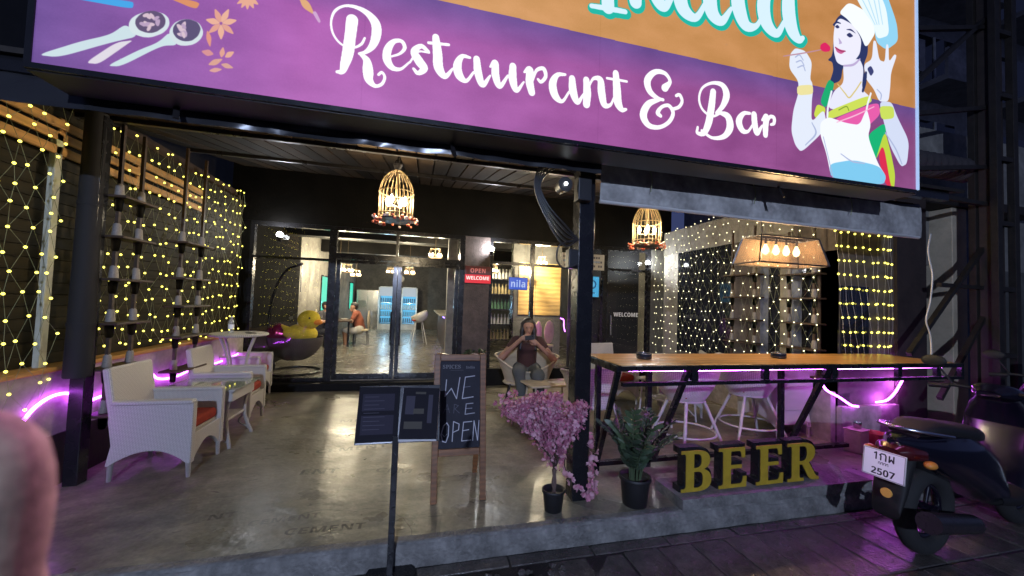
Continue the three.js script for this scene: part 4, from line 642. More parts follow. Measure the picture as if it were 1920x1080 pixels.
// ---------- stands and boards at the kerb ----------
{
  const m = thing('menu_stand', 'black menu stand with an open menu folder at the kerb', 'menu stand', [-0.115, -0.15, -2.52]);
  mk('base', [cy(0.16, 0.15, 0.02, 0, 0.01, 0, 28)], M.blackMetal, m);
  mk('pole', rb(0.038, 0.86, 0.038, 0, 0.45, 0, 0.004), M.blackMetal, m);
  const tilt = -0.38, tray = mk('tray', rb(0.52, 0.012, 0.36, 0, 0, 0, 0.004), M.blackMetal, m, [0.015, 1.0, -0.06], [-Math.PI / 2 + tilt, 0, 0]);
  const pages = canvas(512, 360, (c, w, h) => { // faint rows of menu print and dish photographs behind the plastic sleeve
    c.fillStyle = '#17151c'; c.fillRect(0, 0, w, h); c.fillStyle = '#2e2b36'; c.fillRect(18, 40, 205, 120); c.fillRect(18, 190, 205, 130); c.fillStyle = '#3d3a44';
    c.fillRect(290, 60, 60, 130); c.fillRect(440, 50, 30, 200); c.fillStyle = '#4a463f'; c.fillRect(345, 150, 70, 36); c.fillRect(350, 30, 70, 16); c.fillRect(290, 240, 120, 50); c.fillStyle = '#55525c'; for (let i = 0; i < 9; i++) c.fillRect(30, 60 + i * 28, 90 + (i * 37) % 70, 3);
  });
  mk('menu_page', rb(0.25, 0.008, 0.34, -0.13, -0.012, 0, 0.003), Ph({ color: lin(0.012, 0.012, 0.015), roughness: 0.8, specularIntensity: 0.3 }), tray, null, [0, 0, 0.05]);
  const pg = new THREE.PlaneGeometry(0.235, 0.32); pg.rotateX(Math.PI / 2);
  const half = (u0, u1) => { const g = pg.clone(), uv = g.attributes.uv; for (let i = 0; i < uv.count; i++) uv.setX(i, u0 + (u1 - u0) * uv.getX(i)); return g; };
  const pm = Ph({ map: pages, roughness: 0.7, specularIntensity: 0.3 });
  mk('menu_print', half(0, 0.48), pm, tray, [-0.131, -0.0235, 0], [0, 0, 0.05]);
  mk('menu_page', rb(0.24, 0.014, 0.33, 0.13, -0.02, -0.005, 0.003), S({ color: lin(0.25, 0.24, 0.24), roughness: 0.4 }), tray, null, [0, 0.05, -0.08]);
  mk('menu_print', half(0.52, 1), pm, tray, [0.128, -0.0395, -0.005], [0, 0.05, -0.08]);
  mk('sticker', face(0.038, 0.032).rotateX(Math.PI / 2), S({ color: lin(0.7, 0.75, 0.82), roughness: 0.5 }), tray, [0.2, -0.0445, -0.118], [0, 0.05, -0.08]);

  const c = thing('chalkboard', 'wooden A frame chalkboard reading WE ARE OPEN', 'chalkboard', [0.36, 0, -3.3]);
  const chalk = canvas(400, 840, (k, w, h) => {
    const im = k.createImageData(w, h); for (let j = 0; j < h; j++) for (let i = 0; i < w; i++) { const o = (j * w + i) * 4, s = 26 + 10 * fb(i * 0.012, j * 0.012, 5, 4) + 5 * noise.noise(i * 0.2, j * 0.02, 1); im.data[o] = s; im.data[o + 1] = s; im.data[o + 2] = s + 11; im.data[o + 3] = 255; } k.putImageData(im, 0, 0);
    k.lineCap = 'round'; k.lineJoin = 'round';
    const ln = (a, lw = 7, col = '#cfcdd2', al = 0.85) => { k.globalAlpha = al; k.strokeStyle = col; k.lineWidth = lw; k.beginPath(); a.forEach((p, i) => (i ? k.lineTo(p[0], p[1]) : k.moveTo(p[0], p[1]))); k.stroke(); k.globalAlpha = al * 0.3; k.lineWidth = lw * 2; k.stroke(); };
    // WE
    ln([[62, 185], [52, 345], [112, 270], [165, 372], [195, 165]]); ln([[345, 150], [250, 162], [222, 372], [330, 358]]); ln([[232, 262], [300, 255]], 5, '#cfcdd2', 0.4);
    // ARE, half rubbed out
    ln([[40, 505], [75, 425], [100, 505]], 5, '#a9a7b0', 0.25); ln([[48, 470], [95, 470]], 5, '#a9a7b0', 0.25); ln([[140, 510], [145, 425], [185, 440], [150, 470], [195, 510]], 5, '#a9a7b0', 0.35); ln([[330, 420], [262, 425], [252, 525], [345, 515]], 7, '#cfcdd2', 0.7); ln([[258, 470], [320, 468]], 6, '#cfcdd2', 0.6);
    // OPEN
    ln([[75, 600], [45, 625], [22, 710], [38, 770], [70, 780], [92, 720], [95, 630], [75, 600]]); ln([[30, 700], [55, 728], [78, 705]], 5, '#cfcdd2', 0.6); ln([[130, 775], [140, 590], [195, 615], [190, 670], [140, 690]]); ln([[320, 595], [238, 600], [222, 775], [310, 770]]); ln([[232, 680], [290, 672]]); ln([[330, 775], [342, 590], [378, 775], [392, 590]]);
    // heading
    k.globalAlpha = 0.55; k.fillStyle = '#b9b7b0'; k.font = 'bold 52px serif'; k.fillText('SPICES', 20, 75); k.font = 'bold 34px serif'; k.fillText('India', 255, 75); k.globalAlpha = 0.4; k.fillRect(100, 90, 130, 3);
  });
  const lean = 0.2, front = mk('front_frame', [rb(0.05, 1.16, 0.03, -0.195, 0.58, 0, 0.005), rb(0.05, 1.16, 0.03, 0.195, 0.58, 0, 0.005), rb(0.338, 0.055, 0.026, 0, 1.13, 0, 0.005), rb(0.338, 0.055, 0.026, 0, 0.37, 0, 0.005)], M.frameWood, c, [0, 0, 0.25], [-lean, 0, 0]);
  front.scale.y = 1.0; mk('slate', at(face(0.338, 0.7), 0, 0.75, 0.005), S({ map: chalk, roughness: 0.75 }), front); mk('slate_back', bx(0.338, 0.7, 0.008, 0, 0.75, -0.001), M.plastic, front);
  const back = mk('back_frame', [rb(0.045, 1.16, 0.028, -0.19, 0.58, 0, 0.005), rb(0.045, 1.16, 0.028, 0.19, 0.58, 0, 0.005), rb(0.33, 0.05, 0.024, 0, 0.37, 0, 0.005), bx(0.336, 0.72, 0.008, 0, 0.76, 0)], M.frameWood, c, [0.01, 0, -0.25], [lean, 0, 0]);
  mk('hinge', b2(-0.16, -0.1, 1.11, 1.135, -0.03, 0.03), M.steel, c); mk('hinge', b2(0.1, 0.16, 1.11, 1.135, -0.03, 0.03), M.steel, c);
}
// letters on the plinth
{
  const font = await new FontLoader().loadAsync('fonts/droid/droid_serif_bold.typeface.json');
  const fm = S({ color: lin(0.62, 0.42, 0.03), roughness: 0.55, map: rep(tPlain, 2) });
  for (const [ch, x, w, lb] of [['B', 2.12, 0.32, 'yellow letter B with black rim on the concrete plinth'], ['E', 2.485, 0.315, 'yellow letter E with black rim next to the letter B'], ['E', 2.87, 0.325, 'yellow letter E with black rim next to the letter R'], ['R', 3.21, 0.39, 'yellow letter R with black rim on the concrete plinth']]) {
    const make = (d, bs, bt) => { const g = new TextGeometry(ch, { font, size: 0.36, depth: d, curveSegments: 8, bevelEnabled: true, bevelSize: bs, bevelThickness: bt, bevelSegments: 1 }); g.computeBoundingBox(); const b = g.boundingBox; return { g, b }; };
    const o = thing('sign_letter', lb, 'letter', [x, 0.09, -2.79], 0.02, 'standing letters on the plinth'), A = make(0.08, 0.014, 0.004), B = make(0.006, 0.001, 0.001);
    const k = w / (A.b.max.x - A.b.min.x), h = 0.36 / (A.b.max.y - A.b.min.y);
    for (const [q, z, nm, m] of [[A, 0, 'shell', M.blackMetal], [B, 0.086, 'letter_face', fm]]) { q.g.translate(-A.b.min.x, -A.b.min.y, 0).scale(k, h, 1); mk(nm, metric(q.g), m, o, [0, 0, z]); }
  }
}
// ---------- plants ----------
{
  const t = thing('blossom_tree', 'small artificial pink blossom tree in a black pot', 'plant', [1.07, 0, -2.81]); t.scale.set(1.08, 0.95, 1.0);
  mk('pot', lathe([[0.001, 0], [0.062, 0], [0.078, 0.15], [0.086, 0.15], [0.086, 0.17], [0.074, 0.17], [0.07, 0.14], [0.001, 0.14]], 22), M.potBlack, t);
  const twigs = [], tips = [];
  const grow = (p, d, l, r, lv) => {
    const e = p.clone().addScaledVector(d, l), mid = p.clone().lerp(e, 0.5).add(V(rr(-1, 1), rr(-1, 1), rr(-1, 1)).multiplyScalar(l * 0.1));
    twigs.push(tb([p.toArray(), mid.toArray(), e.toArray()], r, 5, 5));
    if (lv > 0) for (let k = 0; k < 3; k++) tips.push(p.clone().lerp(e, 0.35 + 0.3 * k).add(V(rr(-1, 1), rr(-1, 1), rr(-1, 1)).multiplyScalar(0.03)));
    tips.push(e);
    if (lv < 4 && (lv < 3 || rnd() < 0.6)) for (let k = 0; k < (lv === 0 ? 9 : 3); k++) { const a = lv === 0 ? k * 0.7 + 0.3 : rnd() * 6.28, s = lv === 0 ? rr(0.15, 0.85) : rr(0.25, 0.65); grow(e, d.clone().add(V(Math.cos(a) * s, rr(0.05, 0.5), Math.sin(a) * s * 0.8)).normalize(), lv === 0 ? rr(0.14, 0.25) : l * rr(0.6, 0.9), r * 0.62, lv + 1); }
  };
  mk('trunk', [tb([[0, 0.13, 0], [0.006, 0.22, 0.004], [-0.004, 0.33, 0]], 0.013, 7, 12), tb([[0.012, 0.13, 0.01], [-0.012, 0.22, 0.008], [0.012, 0.33, 0.004]], 0.009, 6, 12)], S({ color: lin(0.3, 0.2, 0.17), roughness: 0.8, map: rep(tConc, 5) }), t);
  grow(V(0, 0.27, 0), V(0, 1, 0), 0.06, 0.009, 0);
  mk('branches', twigs, M.bark, t);
  const petals = [[], [], []], pet = new THREE.CircleGeometry(0.0105, 5).scale(0.75, 1, 1).translate(0, 0.0095, 0).rotateX(0.5);
  const flower = (c, s) => { const gs = [], q = new THREE.Quaternion().setFromEuler(new THREE.Euler(rnd() * 6, rnd() * 6, rnd() * 6)); for (let i = 0; i < 5; i++) gs.push(pet.clone().rotateZ(i * 1.2566).scale(s, s, s).applyQuaternion(q).translate(c.x, c.y, c.z)); return gs; };
  for (const p of tips) for (let k = 0; k < 4; k++) { const c = p.clone().add(V(rr(-1, 1), rr(-1, 1), rr(-1, 1)).multiplyScalar(0.032)); petals[Math.floor(rnd() * 3)].push(...flower(c, rr(0.6, 1.35))); }
  const pm = [[0.58, 0.22, 0.32], [0.68, 0.38, 0.45], [0.4, 0.12, 0.2]].map((c) => Ph({ color: lin(...c), roughness: 0.8, transmission: 0.25, thickness: 0 }));
  petals.forEach((p, i) => tag(mk('blossom', p, pm[i], t), null, null, null, 'stuff'));
  // garland wound round the foot of the centre post
  const g = thing('blossom_garland', 'pink blossom garland wound round the foot of centre post', 'garland', [1.33, 0, -2.96]), vine = [], fl = [[], []];
  for (let i = 0; i <= 40; i++) { const a = 0.6 + i * 0.14, r = 0.105, y = 0.03 + i * 0.0115; vine.push([r * Math.cos(a), y, r * Math.sin(a)]); const n = i % 2 ? 2 : 1; for (let k = 0; k < n; k++) fl[k].push(...flower(V((r + rr(0.005, 0.03)) * Math.cos(a), y + rr(-0.02, 0.02), (r + rr(0.005, 0.03)) * Math.sin(a)), rr(1.2, 1.9))); }
  for (let i = 0; i < 50; i++) fl[i % 2].push(...flower(V(rr(0.06, 0.13), rr(0.02, 0.5), rr(0.06, 0.11)), rr(1.2, 1.9)));
  mk('vine', tb(vine, 0.006, 5, 90), M.bark, g); fl.forEach((f, i) => tag(mk('blossom', f, pm[1 - i], g), null, null, null, 'stuff'));

  const z = thing('potted_plant', 'dark green glossy leaved plant in black pot by the bar', 'plant', [1.76, 0, -2.78]); z.scale.setScalar(0.9);
  mk('pot', lathe([[0.001, 0], [0.105, 0], [0.13, 0.22], [0.142, 0.222], [0.142, 0.25], [0.125, 0.25], [0.12, 0.21], [0.001, 0.21]], 26), M.potBlack, z);
  mk('soil', cy(0.119, 0.119, 0.01, 0, 0.214, 0, 20), S({ color: lin(0.03, 0.022, 0.016), roughness: 1 }), z);
  const lf = ext([[0, 0], [0.014, 0.016], [0.019, 0.042], [0.012, 0.068], [0, 0.085], [-0.012, 0.068], [-0.019, 0.042], [-0.014, 0.016]], 0.001), lp = lf.attributes.position;
  for (let i = 0; i < lp.count; i++) lp.setZ(i, lp.getZ(i) - 9 * lp.getX(i) ** 2 * 2 - 1.4 * lp.getY(i) ** 2); lf.computeVertexNormals();
  const greens = [M.leaf, S({ color: lin(0.05, 0.08, 0.035), roughness: 0.5 }), S({ color: lin(0.03, 0.05, 0.028), roughness: 0.55 })];
  for (let s = 0; s < 24; s++) {
    const a = s * 2.4, len = rr(0.4, 0.7), out = s < 6 ? rr(0.02, 0.12) : rr(0.14, 0.4), pts = [];
    for (let k = 0; k <= 5; k++) { const t_ = k / 5; pts.push([Math.cos(a) * (0.05 + out * t_ * t_), 0.2 + len * t_ * (1 - 0.25 * out * t_), Math.sin(a) * (0.05 + out * t_ * t_) * 0.8]); }
    const stem = mk('stem', tb(pts, 0.006, 5, 12), M.stem, z), cv = new THREE.CatmullRomCurve3(pts.map((p) => V(...p))), lv = [];
    for (let k = 0; k < 11; k++) for (const sd of [-1, 1]) { const u = 0.28 + k * 0.066, p = cv.getPoint(u), d = cv.getTangent(u), q = new THREE.Quaternion().setFromUnitVectors(V(0, 1, 0), d.clone().multiplyScalar(0.7).add(V(-Math.sin(a), 0.1, Math.cos(a)).multiplyScalar(sd)).add(V(rr(-0.2, 0.2), rr(-0.2, 0.2), rr(-0.2, 0.2))).normalize()); const sc = rr(0.7, 1.6) * (1 - 0.25 * (k / 11)); lv.push(lf.clone().scale(sc, sc, sc).rotateY(rr(-0.6, 0.6) + a).applyQuaternion(q).translate(p.x, p.y, p.z)); }
    mk('leaves', lv, greens[s % 3], stem);
  }
}
// ---------- scooters ----------
// local: forward +x, rear wheel at the origin's left, ground y = 0
const SC = { paint: Ph({ color: lin(0.004, 0.004, 0.009), roughness: 0.3, clearcoat: 0.5, clearcoatRoughness: 0.12, roughnessMap: rep(tRough, 3) }), seat: S({ color: lin(0.004, 0.004, 0.004), roughness: 0.7, map: rep(tPlain, 3) }), tyre: S({ color: lin(0.012, 0.012, 0.012), roughness: 0.85 }), chrome: S({ color: lin(0.6, 0.6, 0.62), roughness: 0.2, metalness: 1 }), red: Ph({ color: lin(0.05, 0.004, 0.005), roughness: 0.2, clearcoat: 0.6 }) };
function scooter(label, p, turn, plate) {
  const s = thing('scooter', label, 'scooter', p, turn, 'scooters parked at the kerb');
  const hull = (ctrl, nm, m, parent) => { // cross sections [x, y, half height, half width]
    const n = 22, pos = [], idx = [], cr = new THREE.CatmullRomCurve3(ctrl.map((c) => V(c[0], c[1], 0))), hw = new THREE.CatmullRomCurve3(ctrl.map((c) => V(c[2], c[3], 0))), N = ctrl.length * 6;
    for (let i = 0; i <= N; i++) { const t = i / N, c = cr.getPoint(t), w = hw.getPoint(t); for (let j = 0; j < n; j++) { const a = j / n * 6.2832, ca = Math.cos(a), sa = Math.sin(a), e = 0.75; pos.push(c.x, c.y + w.x * Math.sign(sa) * Math.abs(sa) ** e, w.y * Math.sign(ca) * Math.abs(ca) ** e); } }
    for (let i = 0; i < N; i++) for (let j = 0; j < n; j++) { const a = i * n + j, b = i * n + (j + 1) % n; idx.push(a, b, a + n, b, b + n, a + n); }
    for (const o of [0, N * n]) for (let j = 1; j < n - 1; j++) idx.push(o, o + j, o + j + 1);
    const g = new THREE.BufferGeometry(); g.setAttribute('position', new THREE.Float32BufferAttribute(pos, 3)); g.setIndex(idx); g.computeVertexNormals(); return mk(nm, g, m, parent ?? s);
  };
  for (const x of [0.12, 1.35]) { const w = mk('wheel', at(new THREE.TorusGeometry(0.225, 0.055, 12, 36), 0, 0, 0), SC.tyre, s, [x, 0.28, 0]); mk('rim', [at(new THREE.TorusGeometry(0.165, 0.018, 8, 30), 0, 0, 0), cy(0.05, 0.05, 0.1, 0, 0, 0, 16, Math.PI / 2), ...[0, 1, 2, 3, 4].map((k) => bar([0.04 * Math.cos(k * 1.2566), 0.04 * Math.sin(k * 1.2566), 0], [0.165 * Math.cos(k * 1.2566), 0.165 * Math.sin(k * 1.2566), 0], 0.014))], SC.paint, w); }
  hull([[-0.22, 0.76, 0.02, 0.03], [-0.12, 0.73, 0.07, 0.1], [0.1, 0.67, 0.14, 0.16], [0.4, 0.6, 0.19, 0.18], [0.62, 0.5, 0.2, 0.17], [0.8, 0.36, 0.1, 0.15]], 'rear_body', SC.paint);
  hull([[0.7, 0.32, 0.05, 0.15], [0.9, 0.3, 0.05, 0.17], [1.05, 0.33, 0.06, 0.17]], 'floorboard', SC.seat);
  hull([[1.0, 0.3, 0.06, 0.15], [1.08, 0.5, 0.1, 0.19], [1.14, 0.72, 0.12, 0.2], [1.12, 0.9, 0.09, 0.15], [1.08, 0.98, 0.04, 0.1]], 'front_shield', SC.paint);
  hull([[1.15, 0.5, 0.02, 0.05], [1.35, 0.56, 0.03, 0.07], [1.55, 0.46, 0.02, 0.06]], 'front_fender', SC.paint);
  hull([[-0.1, 0.81, 0.02, 0.08], [0.05, 0.83, 0.05, 0.12], [0.3, 0.8, 0.05, 0.13], [0.45, 0.77, 0.06, 0.13], [0.65, 0.74, 0.05, 0.09], [0.72, 0.7, 0.02, 0.05]], 'seat', SC.seat);
  mk('grab_rail', tb([[0.12, 0.8, 0.14], [-0.12, 0.84, 0.12], [-0.2, 0.85, 0], [-0.12, 0.84, -0.12], [0.12, 0.8, -0.14]], 0.012, 8, 40), SC.chrome, s);
  hull([[-0.26, 0.7, 0.02, 0.05], [-0.2, 0.7, 0.05, 0.1], [-0.1, 0.69, 0.05, 0.12]], 'tail_lamp', SC.red);
  hull([[-0.14, 0.66, 0.05, 0.08], [-0.24, 0.5, 0.1, 0.085], [-0.3, 0.34, 0.04, 0.07]], 'rear_mudguard', SC.seat);
  for (const z of [-0.15, 0.15]) mk('indicator', sp(0.03, -0.16, 0.66, z, 1.4, 0.8, 1, 10, 8), S({ color: lin(0.5, 0.2, 0.03), roughness: 0.3 }), s);
  mk('reflector', at(cy(0.028, 0.028, 0.01, 0, 0, 0, 18, 0, 0, Math.PI / 2), -0.33, 0.46, 0.02), S({ color: lin(0.7, 0.38, 0.08), roughness: 0.2 }), s);
  mk('exhaust', [bar([0.25, 0.26, 0.17], [-0.28, 0.36, 0.19], 0.055, 0.06, 14), bar([0.25, 0.26, 0.17], [0.5, 0.2, 0.1], 0.02)], M.darkMetal, s);
  mk('rear_shock', [bar([0.05, 0.3, -0.14], [0.12, 0.62, -0.13], 0.022)], SC.chrome, s);
  mk('handlebar', [tb([[0.98, 1.0, 0.33], [1.03, 1.02, 0.18], [1.08, 1.0, 0], [1.03, 1.02, -0.18], [0.98, 1.0, -0.33]], 0.013, 8, 40), bar([0.98, 1.0, 0.33], [1.0, 1.01, 0.22], 0.02), bar([0.98, 1.0, -0.33], [1.0, 1.01, -0.22], 0.02)], SC.seat, s);
  hull([[0.96, 1.0, 0.02, 0.06], [1.05, 1.01, 0.06, 0.12], [1.16, 0.98, 0.07, 0.12], [1.22, 0.94, 0.03, 0.07]], 'headlamp_cowl', SC.paint);
  mk('headlight', sp(0.07, 1.2, 0.95, 0, 0.5, 0.8, 1.3), SC.chrome, s);
  for (const z of [-1, 1]) { const mi = mk('mirror', sp(0.06, 0.98, 1.2, z * 0.3, 0.35, 0.8, 1.3, 14, 10), SC.seat, s); mk('mirror_stalk', bar([1.02, 1.02, z * 0.2], [0.99, 1.18, z * 0.29], 0.007), SC.seat, mi); }
  if (plate) {
    const pt = canvas(320, 250, (c, w, h) => { c.fillStyle = '#e9e9ec'; c.fillRect(0, 0, w, h); c.strokeStyle = '#555'; c.lineWidth = 4; c.strokeRect(5, 5, w - 10, h - 10); c.fillStyle = '#15151c'; c.textAlign = 'center'; c.font = 'bold 84px sans-serif'; c.fillText('2507', w / 2, 228);
      // first line: the figure one and two Thai consonants drawn by hand; then the small province line
      c.lineWidth = 11; c.strokeStyle = '#15151c'; c.lineCap = 'round'; c.lineJoin = 'round'; const ln = (a) => { c.beginPath(); a.forEach((p, i) => (i ? c.lineTo(...p) : c.moveTo(...p))); c.stroke(); };
      ln([[88, 38], [102, 28], [102, 88]]); ln([[138, 88], [138, 52], [130, 44], [142, 30], [168, 30], [176, 44], [176, 88]]); ln([[202, 34], [202, 86], [218, 60], [234, 86], [234, 30]]);
      c.lineWidth = 4; for (let i = 0; i < 4; i++) ln([[122 + i * 20, 128], [122 + i * 20, 112], [134 + i * 20, 108], [136 + i * 20, 130]]); });
    const pl = mk('number_plate', rb(0.006, 0.172, 0.215, 0, 0, 0, 0.003), M.whitePaint, s, [-0.315, 0.62, 0.0], [0, 0, -0.14]);
    mk('plate_print', face(0.21, 0.167).rotateY(-Math.PI / 2).translate(-0.0045, 0, 0), S({ map: pt, roughness: 0.45 }), pl);
  }
  s.scale.setScalar(1.12); return s;
}
scooter('black scooter with white number plate 2507 at the kerb', [3.57, -0.15, -2.02], 0.1, true);
scooter('dark scooter beyond the one with the number plate', [5.35, -0.15, -2.2], 0.3, false);
{
  const b = thing('orange_bollard', 'weathered orange marker post beside the steel pylon', 'post', [6.9, -0.15, -2.55]);
  mk('post_body', rb(0.13, 1.35, 0.1, 0, 0.675, 0, 0.02), S({ color: lin(0.4, 0.16, 0.05), roughness: 0.7, map: rep(tConc, 2) }), b);
}
// ---------- inside the shop ----------
{
  // egg chair with the plush duck and balloon
  const e = thing('egg_chair', 'dark hanging egg chair on a curved black stand', 'chair', [-2.25, 0.15, -7.85]);
  mk('base_ring', at(new THREE.TorusGeometry(0.46, 0.022, 8, 50), 0, 0.025, 0, Math.PI / 2), M.blackMetal, e);
  mk('stand', tb([[-0.4, 0.03, -0.2], [-0.55, 0.7, -0.28], [-0.5, 1.4, -0.25], [-0.25, 1.9, -0.1], [0.05, 2.05, 0]], 0.028, 8, 50), M.blackMetal, e);
  mk('chain', cy(0.007, 0.007, 0.55, 0.04, 1.78, 0), M.steel, e);
  const sg = new THREE.SphereGeometry(0.5, 28, 18, 0, 6.2832, 1.55, 1.2), seat = mk('basket', sg.scale(0.95, 0.9, 0.8), S({ color: lin(0.04, 0.03, 0.03), roughness: 0.8, bumpMap: rep(tWeave, 10), bumpScale: 0.004 }), e, [0.0, 0.66, 0.0]);
  mk('cushion', sp(0.36, 0, 0.42, 0, 1, 0.36, 0.85), S({ color: lin(0.07, 0.05, 0.05), roughness: 0.9 }), e);
  const d = thing('plush_duck', 'yellow plush duck with orange bill sitting in egg chair', 'toy', [-2.12, 0.76, -7.74], -0.25); d.scale.setScalar(1.25);
  const fluff = S({ color: lin(0.8, 0.6, 0.03), roughness: 0.9, map: rep(tPlain, 4) });
  mk('body', sp(0.17, 0, 0.1, 0, 1.35, 0.85, 1, 22, 16), fluff, d); mk('head', sp(0.15, 0.11, 0.31, 0.01, 1.05, 0.95, 1, 22, 16), fluff, d);
  mk('bill', sp(0.06, 0.26, 0.28, 0.05, 1.15, 0.65, 1, 14, 10), S({ color: lin(0.7, 0.22, 0.02), roughness: 0.7 }), d);
  for (const [x, z] of [[0.175, 0.125], [0.245, -0.04]]) mk('eye', sp(0.02, x, 0.34, z, 1, 1, 1, 10, 8), M.hair, d);
  mk('wing', sp(0.1, -0.06, 0.12, 0.15, 1.3, 0.8, 0.4, 14, 10), fluff, d); mk('tail', bar([-0.2, 0.14, 0], [-0.31, 0.22, 0], 0.06, 0.01), fluff, d);
  const bl = thing('foil_balloon', 'burgundy foil balloon resting behind the plush duck', 'balloon', [-2.56, 0.83, -7.9]); bl.scale.setScalar(1.3);
  const bg = new THREE.SphereGeometry(0.17, 36, 24), q = bg.attributes.position; for (let i = 0; i < q.count; i++) { const v = V().fromBufferAttribute(q, i), n = fb(v.x * 11, v.y * 11, v.z * 11, 2), a = Math.atan2(v.y, v.x); v.multiplyScalar(1 + 0.16 * n + 0.05 * Math.sin(a * 5)); v.z *= 0.7; q.setXYZ(i, v.x, v.y, v.z); } bg.computeVertexNormals();
  mk('balloon_skin', bg, S({ color: lin(0.3, 0.02, 0.08), roughness: 0.18, metalness: 0.7 }), bl); mk('knot', bar([0, -0.15, 0], [0.01, -0.22, 0], 0.012, 0.02), SC.red, bl);

  // dining tables, drinks fridges, counter
  const t = thing('dining_table', 'dark dining table between the two diners', 'table', [-2.32, 0.15, -12.3]);
  mk('table_top', rb(0.75, 0.04, 1.1, 0, 0.74, 0, 0.01), M.darkWood, t); for (const x of [-1, 1]) for (const z of [-1, 1]) mk('leg', rb(0.05, 0.72, 0.05, x * 0.32, 0.36, z * 0.48, 0.004), M.blackMetal, t);
  const dish = (lb, x, z) => tag(mk('plate', lathe([[0.001, 0], [0.06, 0], [0.11, 0.018], [0.108, 0.022], [0.06, 0.005], [0.001, 0.005]], 20), M.whitePaint, null, [x, 0.911, z]), lb, 'plate', 'plates on the dining table');
  dish('white dinner plate before the diner in the rust shirt', -2.2, -12.3); dish('white dinner plate before the diner in the grey shirt', -2.45, -12.0);
  const dc = (lb, p, turn) => { const c = thing('dining_chair', lb, 'chair', p, turn, 'chairs at the dining tables'); mk('seat', rb(0.42, 0.05, 0.42, 0, 0.45, 0, 0.02), M.cream, c); mk('backrest', sp(0.24, -0.2, 0.78, 0, 0.14, 1.15, 0.85, 16, 12), M.cream, c); for (const x of [-1, 1]) for (const z of [-1, 1]) mk('leg', bar([x * 0.2, 0, z * 0.19], [x * 0.16, 0.45, z * 0.16], 0.014), M.blackMetal, c); return c; };
  dc('pale dining chair under the diner in the rust shirt', [-1.72, 0.15, -12.35], Math.PI); dc('pale dining chair under the diner in the grey shirt', [-2.72, 0.15, -11.95], 0);
  dc('pale oval backed chair inside the window behind the seated woman', [2.45, 0.15, -8.2], 2.4); dc('pale oval backed chair beside the yellow panels', [2.85, 0.15, -8.55], 2.2);
  const fs = thing('steel_fridge', 'two door stainless steel fridge at the back wall', 'fridge', [-2.35, 0.15, -18.6]);
  mk('cabinet', rb(0.95, 1.8, 0.6, 0, 0.9, 0, 0.01), M.steel, fs); mk('door', rb(0.46, 1.7, 0.03, -0.235, 0.92, 0.32, 0.008), M.steel, fs); mk('door', rb(0.46, 1.7, 0.03, 0.235, 0.92, 0.32, 0.008), M.steel, fs); mk('vent', b2(-0.4, -0.05, 1.0, 1.3, 0.337, 0.345), M.lightWall, fs);
  const fridge = (lb, x) => {
    const f = thing('drinks_fridge', lb, 'fridge', [x, 0.15, -18.6], 0, 'lit drinks fridges at the back wall');
    mk('cabinet', [b2(-0.36, -0.3, 0, 1.95, -0.3, 0.3), b2(0.3, 0.36, 0, 1.95, -0.3, 0.3), b2(-0.3, 0.3, 0, 0.25, -0.3, 0.3), b2(-0.3, 0.3, 1.95, 1.99, -0.3, 0.3), b2(-0.3, 0.3, 0.25, 1.95, -0.3, -0.27)], M.whitePaint, f);
    mk('header_light', b2(-0.3, 0.3, 1.55, 1.95, 0.26, 0.3), glow(0.55, 0.62, 0.7, 0.55), f);
    mk('back_light', b2(-0.3, 0.3, 0.25, 1.55, -0.268, -0.25), glow(0.12, 0.45, 0.75, 1.0), f);
    mk('glass_door', at(face(0.6, 1.3), 0, 0.9, 0.3), M.glass, f);
    for (let k = 0; k < 4; k++) { const sh = mk('shelf', b2(-0.3, 0.3, 0.3 + k * 0.31, 0.32 + k * 0.31, -0.24, 0.22), M.steel, f); const bt = []; for (let i = 0; i < 6; i++) bt.push(cy(0.035, 0.03, 0.2, -0.24 + i * 0.096, 0.425 + k * 0.31, 0.1, 8)); mk('bottles', bt, [S({ color: lin(0.05, 0.12, 0.2), roughness: 0.3 }), S({ color: lin(0.15, 0.3, 0.4), roughness: 0.3 }), M.whitePaint][k % 3], sh); }
    lamp(f, [0, 1.2, 0.8], 1.2, lin(0.4, 0.75, 1), 0.3);
  };
  fridge('blue lit drinks fridge next to the steel fridge', -1.52); fridge('blue lit drinks fridge nearest the purple counter', -0.5);
  const gr = glow(0.05, 0.75, 0.5, 0.8);
  [[-12.9, 'green lit slit window beside the dining table'], [-17.6, 'green lit slit window near the steel fridge']].forEach(([z, lb]) => { const w = thing('slit_window', lb, 'window', [-2.95, 1.1, z], 0, 'green slit windows'); mk('lit_pane', b2(-0.005, 0.005, 0, 1.1, -0.4, 0.4), gr, w); mk('frame', [b2(-0.008, 0.02, -0.04, 0, -0.44, 0.44), b2(-0.008, 0.02, 1.1, 1.14, -0.44, 0.44), b2(-0.008, 0.02, 0, 1.1, -0.44, -0.4), b2(-0.008, 0.02, 0, 1.1, 0.4, 0.44)], M.blackMetal, w); });
  const ct = thing('inside_counter', 'interior bar counter with purple light under its top', 'bar counter', [0.95, 0.15, -12.6]);
  mk('front', b2(-0.25, 0.4, 0, 1.0, -2.6, 2.4), M.darkWood, ct); mk('top', rb(0.95, 0.05, 5.1, 0.05, 1.03, -0.1, 0.01), M.lightWall, ct);
  mk('led_tube', bar([-0.3, 0.97, -2.5], [-0.3, 0.97, 2.3], 0.012), glow(0.35, 0.2, 1, 5), ct);
